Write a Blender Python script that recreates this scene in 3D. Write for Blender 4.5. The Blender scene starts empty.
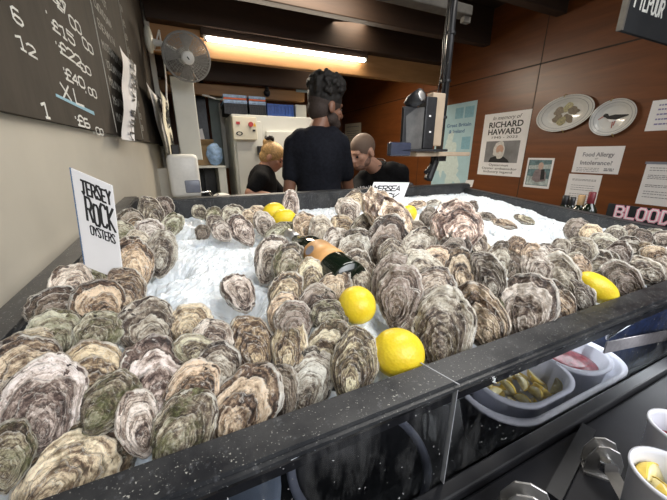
import bpy, bmesh, math, random
from mathutils import Vector, Matrix, noise
R = math.radians
PI = math.pi
HC = 1.35                                   # camera height above the floor
F, PITCH, YAW = 305.0, R(17.6), R(24.7)
V = Vector
sc = bpy.context.scene
C = sc.collection

# ------------------------------------------------------------------ camera
cam_d = bpy.data.cameras.new('camera'); cam = bpy.data.objects.new('camera', cam_d); C.objects.link(cam)
cam_d.sensor_width = 36; cam_d.lens = F / 667 * 36; cam_d.clip_start = 0.01
cam.location = (0, 0, HC); cam.rotation_euler = (PI/2 - PITCH, 0, -YAW)
sc.camera = cam
FW = V((math.sin(YAW)*math.cos(PITCH), math.cos(YAW)*math.cos(PITCH), -math.sin(PITCH)))
RT = V((math.cos(YAW), -math.sin(YAW), 0)); UP = RT.cross(FW)
CAM = V((0, 0, HC))

def ray(px, py): return FW + RT*((px-333.5)/F) + UP*((250-py)/F)
def on_z(px, py, z): r = ray(px, py); return CAM + r*((z-HC)/r.z)     # z in world metres
def on_x(px, py, x): r = ray(px, py); return CAM + r*(x/r.x)
def on_y(px, py, y): r = ray(px, py); return CAM + r*(y/r.y)
def depth(p): return (p-CAM).dot(FW)

# ------------------------------------------------------------------ scene helpers
OFF = {}
def thing(name, label, cat, loc=(0, 0, 0), group=None):
    o = bpy.data.objects.new(name, None); C.objects.link(o); o.location = loc; o.empty_display_size = .02
    OFF[o.name] = V(loc)
    return tag(o, label, cat, group)
def tag(o, label, cat, group=None, kind=None):
    if label: o['label'] = label
    if cat: o['category'] = cat
    if group: o['group'] = group
    if kind: o['kind'] = kind
    return o
def struct(o): o['kind'] = 'structure'; return o
def obj(name, bm, m, parent=None, smooth=False):
    """links a bmesh (in world coordinates) as one mesh object"""
    off = OFF.get(parent.name, V((0, 0, 0))) if parent else V((0, 0, 0))
    if isinstance(bm, bmesh.types.BMesh):
        me = bpy.data.meshes.new(name); bm.to_mesh(me); bm.free()
    else: me = bm
    if not parent and not OFF.get('_keep'):
        # a lone mesh gets its origin at its base centre
        if len(me.vertices):
            xs = [v.co for v in me.vertices]
            off = V(((min(v.x for v in xs)+max(v.x for v in xs))/2, (min(v.y for v in xs)+max(v.y for v in xs))/2, min(v.z for v in xs)))
    me.transform(Matrix.Translation(-off))
    if smooth:
        me.polygons.foreach_set('use_smooth', [True]*len(me.polygons))
    ms = m if isinstance(m, (list, tuple)) else [m]
    for x in ms: me.materials.append(x)
    o = bpy.data.objects.new(name, me); C.objects.link(o)
    if parent: o.parent = parent
    else: o.location = off
    OFF[o.name] = off
    return o
def B(): return bmesh.new()
def box(bm, lo, hi, mat=None, bev=0):
    lo, hi = V(lo), V(hi)
    r = bmesh.ops.create_cube(bm, size=1); vs = r['verts']
    M = Matrix.Translation((lo+hi)/2) @ Matrix.Diagonal((*(hi-lo), 1))
    if mat is not None: M = mat @ M
    bmesh.ops.transform(bm, matrix=M, verts=vs)
    if bev:
        es = list({e for v in vs for e in v.link_edges})
        bmesh.ops.bevel(bm, geom=es, offset=bev, segments=2, affect='EDGES', profile=.5)
    return vs
def frame_from(z, x=None):
    z = z.normalized(); x = x or (V((0, 0, 1)) if abs(z.z) < .9 else V((1, 0, 0)))
    y = z.cross(x).normalized(); x = y.cross(z)
    return Matrix((x, y, z)).transposed()
def tube(bm, pts, r, n=10, cap=True):
    pts = [V(p) for p in pts]; rs = r if isinstance(r, (list, tuple)) else [r]*len(pts)
    rings = []; prev = None
    for i, p in enumerate(pts):
        d = (pts[min(i+1, len(pts)-1)] - pts[max(i-1, 0)])
        if d.length < 1e-9: d = V((0, 0, 1))
        d.normalize()
        if prev is None:
            fr = frame_from(d); x = fr.col[0]
        else:
            x = (prev - d*prev.dot(d)); x = x.normalized() if x.length > 1e-6 else frame_from(d).col[0]
        prev = x; y = d.cross(x)
        rings.append([bm.verts.new(p + x*(rs[i]*math.cos(2*PI*k/n)) + y*(rs[i]*math.sin(2*PI*k/n))) for k in range(n)])
    for a, b in zip(rings, rings[1:]):
        for k in range(n): bm.faces.new((a[k], a[(k+1) % n], b[(k+1) % n], b[k]))
    if cap: bm.faces.new(rings[0][::-1]); bm.faces.new(rings[-1])
def lathe(bm, prof, M=Matrix(), n=32, sx=1, sy=1):
    """profile [(r,z)...] spun about local z"""
    rings = []
    for r, z in prof:
        if r < 1e-6: rings.append([bm.verts.new(M @ V((0, 0, z)))])
        else: rings.append([bm.verts.new(M @ V((sx*r*math.cos(2*PI*k/n), sy*r*math.sin(2*PI*k/n), z))) for k in range(n)])
    for a, b in zip(rings, rings[1:]):
        for k in range(n):
            q = [a[k % len(a)], a[(k+1) % len(a)], b[(k+1) % len(b)], b[k % len(b)]]
            u = []
            for v in q:
                if v not in u: u.append(v)
            if len(u) > 2: bm.faces.new(u)
def ell(bm, c, r, rot=None, u=20, v=14):
    q = bmesh.ops.create_uvsphere(bm, u_segments=u, v_segments=v, radius=1)
    M = Matrix.Translation(c) @ (rot.to_4x4() if rot is not None else Matrix()) @ Matrix.Diagonal((*r, 1))
    bmesh.ops.transform(bm, matrix=M, verts=q['verts'])
def plate_poly(bm, pts, th):
    """pts: world points of a flat polygon, th: thickness vector"""
    a = [bm.verts.new(p) for p in pts]; b = [bm.verts.new(V(p)+th) for p in pts]
    bm.faces.new(a); bm.faces.new(b[::-1])
    for k in range(len(a)): bm.faces.new((a[k], b[k], b[(k+1) % len(a)], a[(k+1) % len(a)]))
def remesh(bm, vox, smooth_it=4):
    me = bpy.data.meshes.new('t'); bm.to_mesh(me); bm.free()
    o = bpy.data.objects.new('t', me); C.objects.link(o)
    m = o.modifiers.new('r', 'REMESH'); m.mode = 'VOXEL'; m.voxel_size = vox
    if smooth_it:
        s = o.modifiers.new('s', 'SMOOTH'); s.iterations = smooth_it; s.factor = .5
    dg = bpy.context.evaluated_depsgraph_get(); dg.update()
    out = bpy.data.meshes.new_from_object(o.evaluated_get(dg))
    bpy.data.objects.remove(o); bpy.data.meshes.remove(me)
    return out

# ------------------------------------------------------------------ materials
def new_mat(name):
    m = bpy.data.materials.new(name); m.use_nodes = True
    nt = m.node_tree; return m, nt, nt.nodes['Principled BSDF']
def node(nt, t, **kw):
    n = nt.nodes.new(t)
    for k, v in kw.items():
        if k.startswith('i_'): n.inputs[k[2:].replace('_', ' ')].default_value = v
        else: setattr(n, k, v)
    return n
def ramp(nt, fac, stops):
    r = nt.nodes.new('ShaderNodeValToRGB'); e = r.color_ramp.elements
    while len(e) < len(stops): e.new(.5)
    for x, (p, c) in zip(e, stops): x.position = p; x.color = (*c, 1)
    nt.links.new(fac, r.inputs['Fac']); return r.outputs['Color']
def mixc(nt, fac, a, b, mode='MIX'):
    n = nt.nodes.new('ShaderNodeMix'); n.data_type = 'RGBA'; n.blend_type = mode
    for s, v in ((n.inputs[0], fac), (n.inputs[6], a), (n.inputs[7], b)):
        if hasattr(v, 'is_output') or isinstance(v, bpy.types.NodeSocket): nt.links.new(v, s)
        elif isinstance(v, (int, float)): s.default_value = v
        else: s.default_value = (*v, 1)
    return n.outputs[2]
def math_n(nt, op, a, b=0.0, clamp=False):
    n = nt.nodes.new('ShaderNodeMath'); n.operation = op; n.use_clamp = clamp
    for s, v in ((n.inputs[0], a), (n.inputs[1], b)):
        if isinstance(v, bpy.types.NodeSocket): nt.links.new(v, s)
        else: s.default_value = v
    return n.outputs[0]
def noise_n(nt, vec, scale, detail=4, rough=.6, dist=0):
    n = node(nt, 'ShaderNodeTexNoise'); n.inputs['Scale'].default_value = scale; n.inputs['Detail'].default_value = detail
    n.inputs['Roughness'].default_value = rough; n.inputs['Distortion'].default_value = dist
    if vec: nt.links.new(vec, n.inputs['Vector'])
    return n.outputs['Fac']
def coords(nt, which='Object'): return nt.nodes.new('ShaderNodeTexCoord').outputs[which]
def scaled(nt, vec, s):
    n = nt.nodes.new('ShaderNodeMapping'); n.inputs['Scale'].default_value = s; nt.links.new(vec, n.inputs['Vector']); return n.outputs[0]
def bump(nt, p, h, strength=.3, dist=.01):
    n = nt.nodes.new('ShaderNodeBump'); n.inputs['Strength'].default_value = strength; n.inputs['Distance'].default_value = dist
    nt.links.new(h, n.inputs['Height']); nt.links.new(n.outputs[0], p.inputs['Normal'])
def plain(name, col, rough=.5, metal=0, var=.12, scale=40, bmp=.05, **kw):
    m, nt, p = new_mat(name)
    f = noise_n(nt, coords(nt), scale)
    c0 = tuple(x*(1-var) for x in col); c1 = tuple(min(1, x*(1+var)) for x in col)
    nt.links.new(ramp(nt, f, [(.3, c0), (.7, c1)]), p.inputs['Base Color'])
    p.inputs['Roughness'].default_value = rough; p.inputs['Metallic'].default_value = metal
    if bmp: bump(nt, p, f, bmp, .002)
    for k, v in kw.items(): p.inputs[k].default_value = v
    return m
def wood(name, c0, c1, axis=(1, 1, 1), scale=6, rough=.45):
    m, nt, p = new_mat(name)
    v = scaled(nt, coords(nt), axis)
    g = noise_n(nt, v, scale, 8, .65, .6); g2 = noise_n(nt, v, scale*5, 5, .7)
    big = noise_n(nt, coords(nt), 1.7, 3)
    col = ramp(nt, g, [(.28, c0), (.72, c1)])
    col = mixc(nt, math_n(nt, 'MULTIPLY', g2, .45), col, tuple(x*.55 for x in c0))
    col = mixc(nt, math_n(nt, 'MULTIPLY', big, .35), col, tuple(x*1.2 for x in c1))
    nt.links.new(col, p.inputs['Base Color']); p.inputs['Roughness'].default_value = rough
    bump(nt, p, g2, .08, .003)
    return m
M = {}
M['wall_cream'] = plain('wall_cream', (.54, .50, .42), .35, var=.05, scale=5)
M['panel_wood'] = wood('panel_wood', (.085, .026, .008), (.215, .068, .018), (.3, .3, 3.5), 5, .36)
M['panel_wood2'] = wood('panel_wood2', (.09, .030, .009), (.21, .075, .022), (3, 3, .35), 5, .38)
M['beam_dark'] = wood('beam_dark', (.022, .011, .006), (.055, .027, .013), (.3, 3, 3), 5, .7)
M['beam_pine'] = wood('beam_pine', (.30, .14, .045), (.52, .28, .11), (.4, 4, 4), 5, .5)
M['ceil'] = wood('ceiling_boards', (.016, .008, .004), (.04, .019, .009), (.3, 3, 3), 5, .7)
M['floor'] = plain('floor_concrete', (.10, .095, .09), .7, var=.3, scale=8)
M['white_panel'] = plain('white_panel', (.58, .58, .53), .4, var=.06, scale=4)
M['white_enamel'] = plain('white_enamel', (.66, .66, .61), .35, var=.03, scale=3)
M['cream_box'] = plain('cream_box', (.66, .62, .50), .4, var=.03)
M['grey_panel'] = plain('grey_panel', (.30, .36, .34), .5, var=.1, scale=4)
M['black_plastic'] = plain('black_plastic', (.010, .010, .012), .45, var=.3)
M['black_metal'] = plain('black_metal', (.03, .03, .032), .35, .4, var=.3)
M['steel'] = plain('steel', (.50, .49, .48), .38, .85, var=.2, scale=30)
M['chrome'] = plain('chrome', (.7, .7, .7), .12, 1, var=.05)
M['white_plastic'] = plain('white_plastic', (.75, .74, .70), .35, var=.04)
M['grey_plastic'] = plain('grey_plastic', (.22, .24, .30), .3, var=.1)
M['paper'] = plain('paper', (.80, .79, .80), .7, var=.03, scale=20)
M['paper_cream'] = plain('paper_cream', (.72, .68, .55), .7, var=.05, scale=20)
M['paper_blue'] = plain('paper_blue', (.40, .58, .64), .6, var=.06, scale=12)
M['land'] = plain('map_land', (.60, .70, .68), .6, var=.1, scale=30)
M['ink'] = plain('ink', (.012, .012, .014), .6, var=.1, bmp=0)
M['ink_grey'] = plain('ink_grey', (.22, .22, .25), .6, var=.1, bmp=0)
M['ink_blue'] = plain('ink_blue', (.08, .16, .30), .6, var=.1, bmp=0)
M['chalk'] = plain('chalk', (.72, .71, .66), .9, var=.25, scale=300, bmp=.2)
M['chalk_dim'] = plain('chalk_dim', (.40, .38, .33), .9, var=.3, scale=300, bmp=.2)
M['chalk_blue'] = plain('chalk_blue', (.30, .50, .60), .9, var=.2, scale=300, bmp=.2)
M['pink'] = plain('pink_chalk', (.80, .36, .46), .8, var=.1, scale=200)
M['orange'] = plain('orange_plastic', (.85, .16, .04), .4, var=.15)
M['crate_blue'] = plain('crate_blue', (.03, .10, .42), .4, var=.2)
M['blue_bag'] = plain('blue_bag', (.30, .45, .68), .25, var=.35, scale=25, bmp=.5)
M['card'] = plain('cardboard', (.46, .31, .16), .75, var=.1)
M['gold'] = plain('gold_foil', (.62, .46, .16), .3, .8, var=.1)
M['red_foil'] = plain('red_foil', (.14, .012, .02), .4, 0, var=.1)
M['green_foil'] = plain('green_label', (.05, .25, .08), .4, var=.2)
M['shirt'] = plain('black_cotton', (.008, .008, .009), .9, var=.3, scale=60, bmp=.3, **{'Specular IOR Level': .12})
M['shirt_navy'] = plain('black_navy_cotton', (.010, .011, .016), .9, var=.3, scale=60, bmp=.3, **{'Specular IOR Level': .15})
M['trousers'] = plain('dark_trousers', (.02, .022, .03), .8, var=.2)
M['skin_dark'] = plain('skin_dark', (.20, .095, .058), .45, var=.12, scale=25, bmp=.05)
M['skin_pale'] = plain('skin_pale', (.55, .31, .22), .45, var=.10, scale=25, bmp=.05)
M['skin_tan'] = plain('skin_tan', (.50, .25, .16), .45, var=.10, scale=25, bmp=.05)
M['hair_black'] = plain('hair_black', (.010, .008, .007), .7, var=.4, scale=150, bmp=.8)
M['hair_fade'] = plain('hair_fade', (.035, .022, .017), .75, var=.5, scale=200, bmp=.4)
M['hair_buzz'] = plain('hair_buzz', (.17, .115, .085), .7, var=.2, scale=200, bmp=.3)
M['hair_blond'] = plain('hair_blond', (.50, .30, .12), .55, var=.4, scale=70, bmp=.6)
M['navy_cloth'] = plain('navy_cloth', (.010, .028, .10), .8, var=.5, scale=60, bmp=.5)
M['strap'] = plain('strap_grey', (.25, .23, .23), .7, var=.15, scale=90)
M['bark_red'] = plain('mignonette', (.22, .03, .04), .25, var=.5, scale=90, bmp=.6)
M['beige'] = plain('beige_board', (.62, .50, .38), .5, var=.1, scale=10)
M['eye'] = plain('eye_white', (.5, .48, .46), .2, var=.02)
M['lip'] = plain('lip', (.30, .13, .11), .4, var=.05)
M['fan_grey'] = plain('fan_grey', (.26, .25, .23), .45, var=.15)
M['dull_cream'] = plain('dull_cream', (.11, .10, .085), .6, var=.25, scale=20)
M['beige_dull'] = plain('beige_dull', (.42, .33, .24), .5, var=.1, scale=10)
M['reader'] = plain('reader_dark', (.03, .035, .06), .25, var=.2)
M['grey_line'] = plain('grey_line', (.30, .31, .33), .6)
M['tent'] = plain('tentlight', (.55, .55, .50), .5, var=.06)

def make_screen():
    m, nt, p = new_mat('screen_glass'); p.inputs['Base Color'].default_value = (.02, .02, .022, 1); p.inputs['Roughness'].default_value = .08
    p.inputs['Specular IOR Level'].default_value = .9
    f = noise_n(nt, coords(nt), 20); nt.links.new(ramp(nt, f, [(.3, (.08, .08, .08)), (.7, (.13, .125, .12))]), p.inputs['Base Color'])
    return m
M['screen'] = make_screen()

def make_board(name, c0, c1, smear):
    m, nt, p = new_mat(name)
    v = coords(nt); f = noise_n(nt, v, 3, 5, .6, .5); f2 = noise_n(nt, scaled(nt, v, (1, 6, 1.5)), 4, 6, .7)
    col = ramp(nt, f, [(.3, c0), (.75, c1)])
    col = mixc(nt, math_n(nt, 'MULTIPLY', f2, smear), col, (.30, .25, .19))
    nt.links.new(col, p.inputs['Base Color']); p.inputs['Roughness'].default_value = .85; p.inputs['Specular IOR Level'].default_value = .15
    bump(nt, p, noise_n(nt, v, 250), .1, .001); return m
M['chalkboard'] = make_board('chalkboard', (.022, .019, .016), (.045, .037, .030), .22)
M['slate'] = make_board('slate', (.010, .013, .017), (.022, .026, .032), .08)

def make_rim():
    m, nt, p = new_mat('worn_black_rim')
    v = coords(nt); f = noise_n(nt, v, 14, 6, .7); sp = noise_n(nt, v, 430, 2, .5); sp2 = noise_n(nt, scaled(nt, v, (1, 1, .35)), 90, 4, .7)
    col = ramp(nt, f, [(.35, (.014, .015, .018)), (.70, (.042, .043, .045))])
    col = mixc(nt, ramp(nt, sp, [(.66, (0, 0, 0)), (.72, (.75, .75, .75))]), col, (.42, .42, .38))
    col = mixc(nt, ramp(nt, sp2, [(.60, (0, 0, 0)), (.75, (.35, .35, .35))]), col, (.24, .25, .27))
    nt.links.new(col, p.inputs['Base Color'])
    nt.links.new(ramp(nt, f, [(.3, (.28,)*3), (.7, (.5,)*3)]), p.inputs['Roughness'])
    bump(nt, p, sp, .15, .001); return m
M['rim'] = make_rim()

def make_pane(name, tint, mixv):
    m = bpy.data.materials.new(name); m.use_nodes = True; nt = m.node_tree; nt.nodes.clear()
    out = nt.nodes.new('ShaderNodeOutputMaterial')
    t = nt.nodes.new('ShaderNodeBsdfTransparent'); t.inputs[0].default_value = (*tint, 1)
    g = nt.nodes.new('ShaderNodeBsdfGlossy'); g.inputs['Roughness'].default_value = .06; g.inputs[0].default_value = (.7, .75, .8, 1)
    d = nt.nodes.new('ShaderNodeBsdfDiffuse'); d.inputs[0].default_value = (.5, .5, .5, 1)
    v = coords(nt); sp = noise_n(nt, v, 170, 2, .5); sm = noise_n(nt, scaled(nt, v, (4, 1, 1)), 9, 5, .7)
    specks = ramp(nt, sp, [(.725, (0, 0, 0)), (.75, (.7, .7, .7))])
    smear = ramp(nt, sm, [(.5, (0, 0, 0)), (.75, (.16, .16, .16))])
    fr = nt.nodes.new('ShaderNodeFresnel'); fr.inputs[0].default_value = 1.35
    a = nt.nodes.new('ShaderNodeMixShader'); nt.links.new(fr.outputs[0], a.inputs[0]); nt.links.new(t.outputs[0], a.inputs[1]); nt.links.new(g.outputs[0], a.inputs[2])
    b = nt.nodes.new('ShaderNodeMixShader'); mm = nt.nodes.new('ShaderNodeMix'); mm.data_type = 'RGBA'; mm.blend_type = 'ADD'; mm.inputs[0].default_value = mixv
    nt.links.new(specks, mm.inputs[6]); nt.links.new(smear, mm.inputs[7]); nt.links.new(mm.outputs[2], b.inputs[0])
    nt.links.new(a.outputs[0], b.inputs[1]); nt.links.new(d.outputs[0], b.inputs[2]); nt.links.new(b.outputs[0], out.inputs[0])
    return m
M['pane'] = make_pane('acrylic_pane', (.90, .90, .92), .5)

def make_tub():
    m, nt, p = new_mat('frosted_tub'); p.inputs['Base Color'].default_value = (.72, .74, .82, 1); p.inputs['Roughness'].default_value = .3
    f = noise_n(nt, coords(nt), 9); nt.links.new(ramp(nt, f, [(.3, (.68, .70, .78)), (.7, (.82, .83, .90))]), p.inputs['Base Color'])
    p.inputs['Transmission Weight'].default_value = .10; p.inputs['IOR'].default_value = 1.2
    return m
M['tub'] = make_tub()

def make_lemon():
    m, nt, p = new_mat('lemon_peel'); v = coords(nt)
    f = noise_n(nt, v, 18, 3); vo = node(nt, 'ShaderNodeTexVoronoi'); vo.inputs['Scale'].default_value = 260; nt.links.new(v, vo.inputs['Vector'])
    nt.links.new(ramp(nt, f, [(.3, (.74, .52, .020)), (.55, (.86, .66, .035)), (.75, (.90, .73, .08))]), p.inputs['Base Color'])
    p.inputs['Roughness'].default_value = .38; p.inputs['Subsurface Weight'].default_value = .08
    p.inputs['Subsurface Radius'].default_value = (.01, .006, .002)
    bump(nt, p, vo.outputs['Distance'], .25, .0015); return m
M['lemon'] = make_lemon()
M['lemon_flesh'] = plain('lemon_flesh', (.88, .78, .42), .3, var=.15, scale=120, bmp=.4)
M['lemon_rind'] = plain('lemon_rind', (.85, .62, .10), .4, var=.1, scale=120, bmp=.3)

def make_ice():
    m, nt, p = new_mat('crushed_ice'); v = coords(nt)
    vo = node(nt, 'ShaderNodeTexVoronoi'); vo.inputs['Scale'].default_value = 120; nt.links.new(v, vo.inputs['Vector'])
    f = noise_n(nt, v, 10, 6, .7); f2 = noise_n(nt, v, 160, 4, .7)
    nt.links.new(ramp(nt, f, [(.3, (.68, .74, .79)), (.7, (.82, .86, .89))]), p.inputs['Base Color'])
    p.inputs['Roughness'].default_value = .22; p.inputs['Subsurface Weight'].default_value = .35; p.inputs['Subsurface Radius'].default_value = (.012, .014, .016)
    p.inputs['Specular IOR Level'].default_value = .6
    h = math_n(nt, 'ADD', math_n(nt, 'MULTIPLY', vo.outputs['Distance'], .8), f2)
    bump(nt, p, h, .35, .003); return m
M['ice'] = make_ice()

def make_bottle(name, col):
    m, nt, p = new_mat(name); f = noise_n(nt, coords(nt), 8)
    nt.links.new(ramp(nt, f, [(.3, tuple(x*.8 for x in col)), (.7, col)]), p.inputs['Base Color'])
    p.inputs['Roughness'].default_value = .07; p.inputs['Coat Weight'].default_value = .5; return m
M['bottle'] = make_bottle('dark_green_glass', (.008, .014, .008))
M['label_orange'] = plain('label_orange', (.62, .33, .12), .45, var=.12, scale=50)

def make_shell():
    """oyster shell: growth ring coordinate in uv.y, angle in uv.x, lamella phase in the 'lam' attribute, per-object tint in object colour (alpha = algae)"""
    m, nt, p = new_mat('oyster_shell')
    uv = nt.nodes.new('ShaderNodeUVMap'); sep = nt.nodes.new('ShaderNodeSeparateXYZ'); nt.links.new(uv.outputs[0], sep.inputs[0])
    s = sep.outputs[1]
    oi = nt.nodes.new('ShaderNodeObjectInfo')
    v = coords(nt); off = nt.nodes.new('ShaderNodeVectorMath'); off.operation = 'ADD'
    sc_ = nt.nodes.new('ShaderNodeCombineXYZ'); rr = math_n(nt, 'MULTIPLY', oi.outputs['Random'], 37.0)
    for k in range(3): nt.links.new(rr, sc_.inputs[k])
    nt.links.new(v, off.inputs[0]); nt.links.new(sc_.outputs[0], off.inputs[1]); pv = off.outputs[0]
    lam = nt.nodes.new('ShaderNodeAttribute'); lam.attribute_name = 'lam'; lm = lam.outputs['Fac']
    ter = nt.nodes.new('ShaderNodeAttribute'); ter.attribute_name = 'ter'
    big = noise_n(nt, pv, 2.4, 5, .65, .6); fine = noise_n(nt, pv, 13, 6, .72, .8); blot = noise_n(nt, pv, 5.5, 6, .72, 1.0)
    cb = nt.nodes.new('ShaderNodeCombineXYZ'); nt.links.new(math_n(nt, 'MULTIPLY', sep.outputs[0], 4.0), cb.inputs[0])
    nt.links.new(math_n(nt, 'ADD', math_n(nt, 'MULTIPLY', s, 19.0), math_n(nt, 'MULTIPLY', big, 5.0)), cb.inputs[1]); nt.links.new(rr, cb.inputs[2])
    ring = noise_n(nt, cb.outputs[0], 1.0, 5, .7)
    mixv = math_n(nt, 'ADD', math_n(nt, 'ADD', math_n(nt, 'MULTIPLY', ring, .66), math_n(nt, 'MULTIPLY', blot, .54)), math_n(nt, 'MULTIPLY', math_n(nt, 'SUBTRACT', ter.outputs['Fac'], .5), .20))
    base = ramp(nt, mixv, [(.42, (.020, .013, .013)), (.51, (.115, .080, .068)), (.575, (.30, .245, .205)), (.635, (.60, .54, .475)), (.725, (.93, .90, .86))])
    tint = mixc(nt, 1.0, base, oi.outputs['Color'], 'MULTIPLY')
    tint = mixc(nt, ramp(nt, fine, [(.55, (0, 0, 0)), (.68, (.75, .75, .75))]), tint, (.74, .71, .66))
    tint = mixc(nt, ramp(nt, fine, [(.33, (.8, .8, .8)), (.44, (0, 0, 0))]), tint, (.055, .042, .034))
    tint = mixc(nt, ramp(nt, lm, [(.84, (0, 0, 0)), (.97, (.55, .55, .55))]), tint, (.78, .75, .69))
    tint = mixc(nt, ramp(nt, lm, [(.03, (.70, .70, .70)), (.20, (0, 0, 0))]), tint, (.035, .027, .022))  # dirt and painted shade in the crevice behind each lamella edge
    lipf = math_n(nt, 'MULTIPLY', ramp(nt, math_n(nt, 'ADD', s, math_n(nt, 'MULTIPLY', fine, .10)), [(.995, (0, 0, 0)), (1.0, (.8, .8, .8))]), ramp(nt, big, [(.38, (.15,)*3), (.60, (1, 1, 1))]))
    tint = mixc(nt, lipf, tint, (.80, .77, .70))
    al = math_n(nt, 'MULTIPLY', ramp(nt, math_n(nt, 'ADD', math_n(nt, 'MULTIPLY', noise_n(nt, pv, 1.9, 5, .7, .5), .8), math_n(nt, 'MULTIPLY', fine, .25)), [(.50, (0, 0, 0)), (.64, (1, 1, 1))]), oi.outputs['Alpha'])
    tint = mixc(nt, al, tint, mixc(nt, ramp(nt, fine, [(.35, (0, 0, 0)), (.65, (1, 1, 1))]), (.018, .026, .006), (.20, .21, .075)))
    nt.links.new(tint, p.inputs['Base Color'])
    nt.links.new(ramp(nt, fine, [(.3, (.26,)*3), (.7, (.5,)*3)]), p.inputs['Roughness'])
    p.inputs['Specular IOR Level'].default_value = .5
    h = math_n(nt, 'ADD', math_n(nt, 'MULTIPLY', ring, .9), math_n(nt, 'MULTIPLY', fine, 1.0))
    bump(nt, p, h, .8, .004)
    return m
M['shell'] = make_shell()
M['nacre'] = plain('nacre', (.60, .62, .68), .15, var=.15, scale=60)

# ------------------------------------------------------------------ lettering
GL = {'A': '00 26 40;12 32', 'B': '00 06 36 45 44 33 03;33 42 41 30 00', 'C': '45 36 16 05 01 10 30 41', 'D': '00 06 26 44 42 20 00', 'E': '40 00 06 46;03 33',
      'F': '00 06 46;03 33', 'G': '45 36 16 05 01 10 30 41 43 23', 'H': '00 06;40 46;03 43', 'I': '20 26', 'J': '06 46;26 21 10 01', 'K': '00 06;46 03 40', 'L': '06 00 40',
      'M': '00 06 23 46 40', 'N': '00 06 40 46', 'O': '10 01 05 16 36 45 41 30 10', 'P': '00 06 36 45 44 33 03', 'Q': '10 01 05 16 36 45 41 30 10;22 40', 'R': '00 06 36 45 44 33 03;23 40',
      'S': '45 36 16 05 14 32 41 30 10 01', 'T': '06 46;26 20', 'U': '06 01 10 30 41 46', 'V': '06 20 46', 'W': '06 10 24 30 46', 'X': '00 46;06 40', 'Y': '06 23 46;23 20', 'Z': '06 46 00 40',
      '0': '10 01 05 16 36 45 41 30 10', '1': '05 26 20;10 30', '2': '05 16 36 45 44 00 40', '3': '05 16 36 45 34 23 34 42 41 30 10 01', '4': '30 36 02 42', '5': '46 06 04 34 43 41 30 10 01',
      '6': '36 16 05 01 10 30 41 42 33 13 02', '7': '06 46 10', '8': '13 04 05 16 36 45 44 33 13 02 01 10 30 41 42 33', '9': '10 30 41 45 36 16 05 04 13 33 44', '£': '45 36 26 15 11 00 40;03 33',
      '.': '10 11', '-': '13 33', '&': '40 04 05 16 26 35 34 02 01 10 20 42', '·': '22 23', '?': '05 16 36 45 44 22;20 21', ' ': ''}
def strokes(bm, text, O, ux, uy, n, h, w=.12, jitter=.06, gap=.32, seed=0, aspect=.6, zl=.0006):
    """hand lettering: ribbons of width w*h along each stroke; O = lower left of the first letter"""
    rnd = random.Random(seed); cx_ = 0
    for ch in text:
        g = GL.get(ch, '')
        jy = rnd.uniform(-jitter, jitter)*h; js = 1+rnd.uniform(-jitter, jitter)
        for st in g.split(';'):
            pts = [(int(q[0])/4*aspect*h*js + rnd.uniform(-jitter, jitter)*h*.25, int(q[1])/6*h*js + jy + rnd.uniform(-jitter, jitter)*h*.25) for q in st.split()]
            for k in range(len(pts)-1):
                a = V((pts[k][0]+cx_, pts[k][1], 0)); b = V((pts[k+1][0]+cx_, pts[k+1][1], 0)); d = (b-a)
                if d.length < 1e-9: continue
                d.normalize(); s_ = V((-d.y, d.x, 0))*w*h/2; a = a-d*w*h*.35; b = b+d*w*h*.35
                q = [a-s_, b-s_, b+s_, a+s_]; zz = zl*(1+.04*k)
                plate_poly(bm, [O+ux*p.x+uy*p.y+n*zz for p in q], -n*zz*.9)
        cx_ += h*(aspect+gap*.6)
    return cx_
def print_text(body, O, ux, uy, n, size, bold=0, shear=0, align='LEFT', width=None, lift=.0007):
    """printed lettering as a mesh (world coordinates)"""
    cu = bpy.data.curves.new('t', 'FONT'); cu.body = body; cu.size = size; cu.offset = bold*size; cu.shear = shear; cu.align_x = align; cu.extrude = .0003; cu.resolution_u = 3
    o = bpy.data.objects.new('t', cu); C.objects.link(o)
    dg = bpy.context.evaluated_depsgraph_get(); dg.update()
    me = bpy.data.meshes.new_from_object(o.evaluated_get(dg)); bpy.data.objects.remove(o)
    if width and len(me.vertices):
        xs = [v.co.x for v in me.vertices]; f = width/max(1e-6, max(xs)-min(xs))
        me.transform(Matrix.Diagonal((f, 1, 1, 1)))
    T = Matrix((ux, uy, n)).transposed().to_4x4(); T.translation = O + n*lift
    me.transform(T); return me
def merge(meshes):
    bm = B()
    for me in meshes: bm.from_mesh(me); bpy.data.meshes.remove(me)
    return bm
# ================================================================== SETTING
ZC = 2.62                                  # ceiling
XR, YB = 2.75, 5.6                        # right wall, back wall
LW0, LWS = -.304, .04                      # left wall: x = LW0 + LWS*y
def lwx(y): return LW0 + LWS*y
def on_left(px, py):
    r = ray(px, py); t = LW0/(r.x - LWS*r.y); return CAM + r*t
LU = V((LWS, 1, 0)).normalized(); LN = V((1, -LWS, 0)).normalized()
b = B(); box(b, (-1.2, -1.5, -.1), (3.2, YB+.2, 0)); struct(obj('floor', b, M['floor']))
b = B(); plate_poly(b, [V((lwx(-.9), -.9, 0)), V((lwx(3.3), 3.3, 0)), V((lwx(3.3), 3.3, ZC)), V((lwx(-.9), -.9, ZC))], V((-.12, 0, 0))); struct(obj('wall_left', b, M['wall_cream']))
b = B(); box(b, (-.35, YB, 0), (XR+.1, YB+.12, ZC)); struct(obj('wall_back', b, M['panel_wood2']))
b = B(); box(b, (-.40, 3.3, 0), (-.20, YB, ZC)); struct(obj('wall_nook', b, M['grey_panel']))
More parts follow.
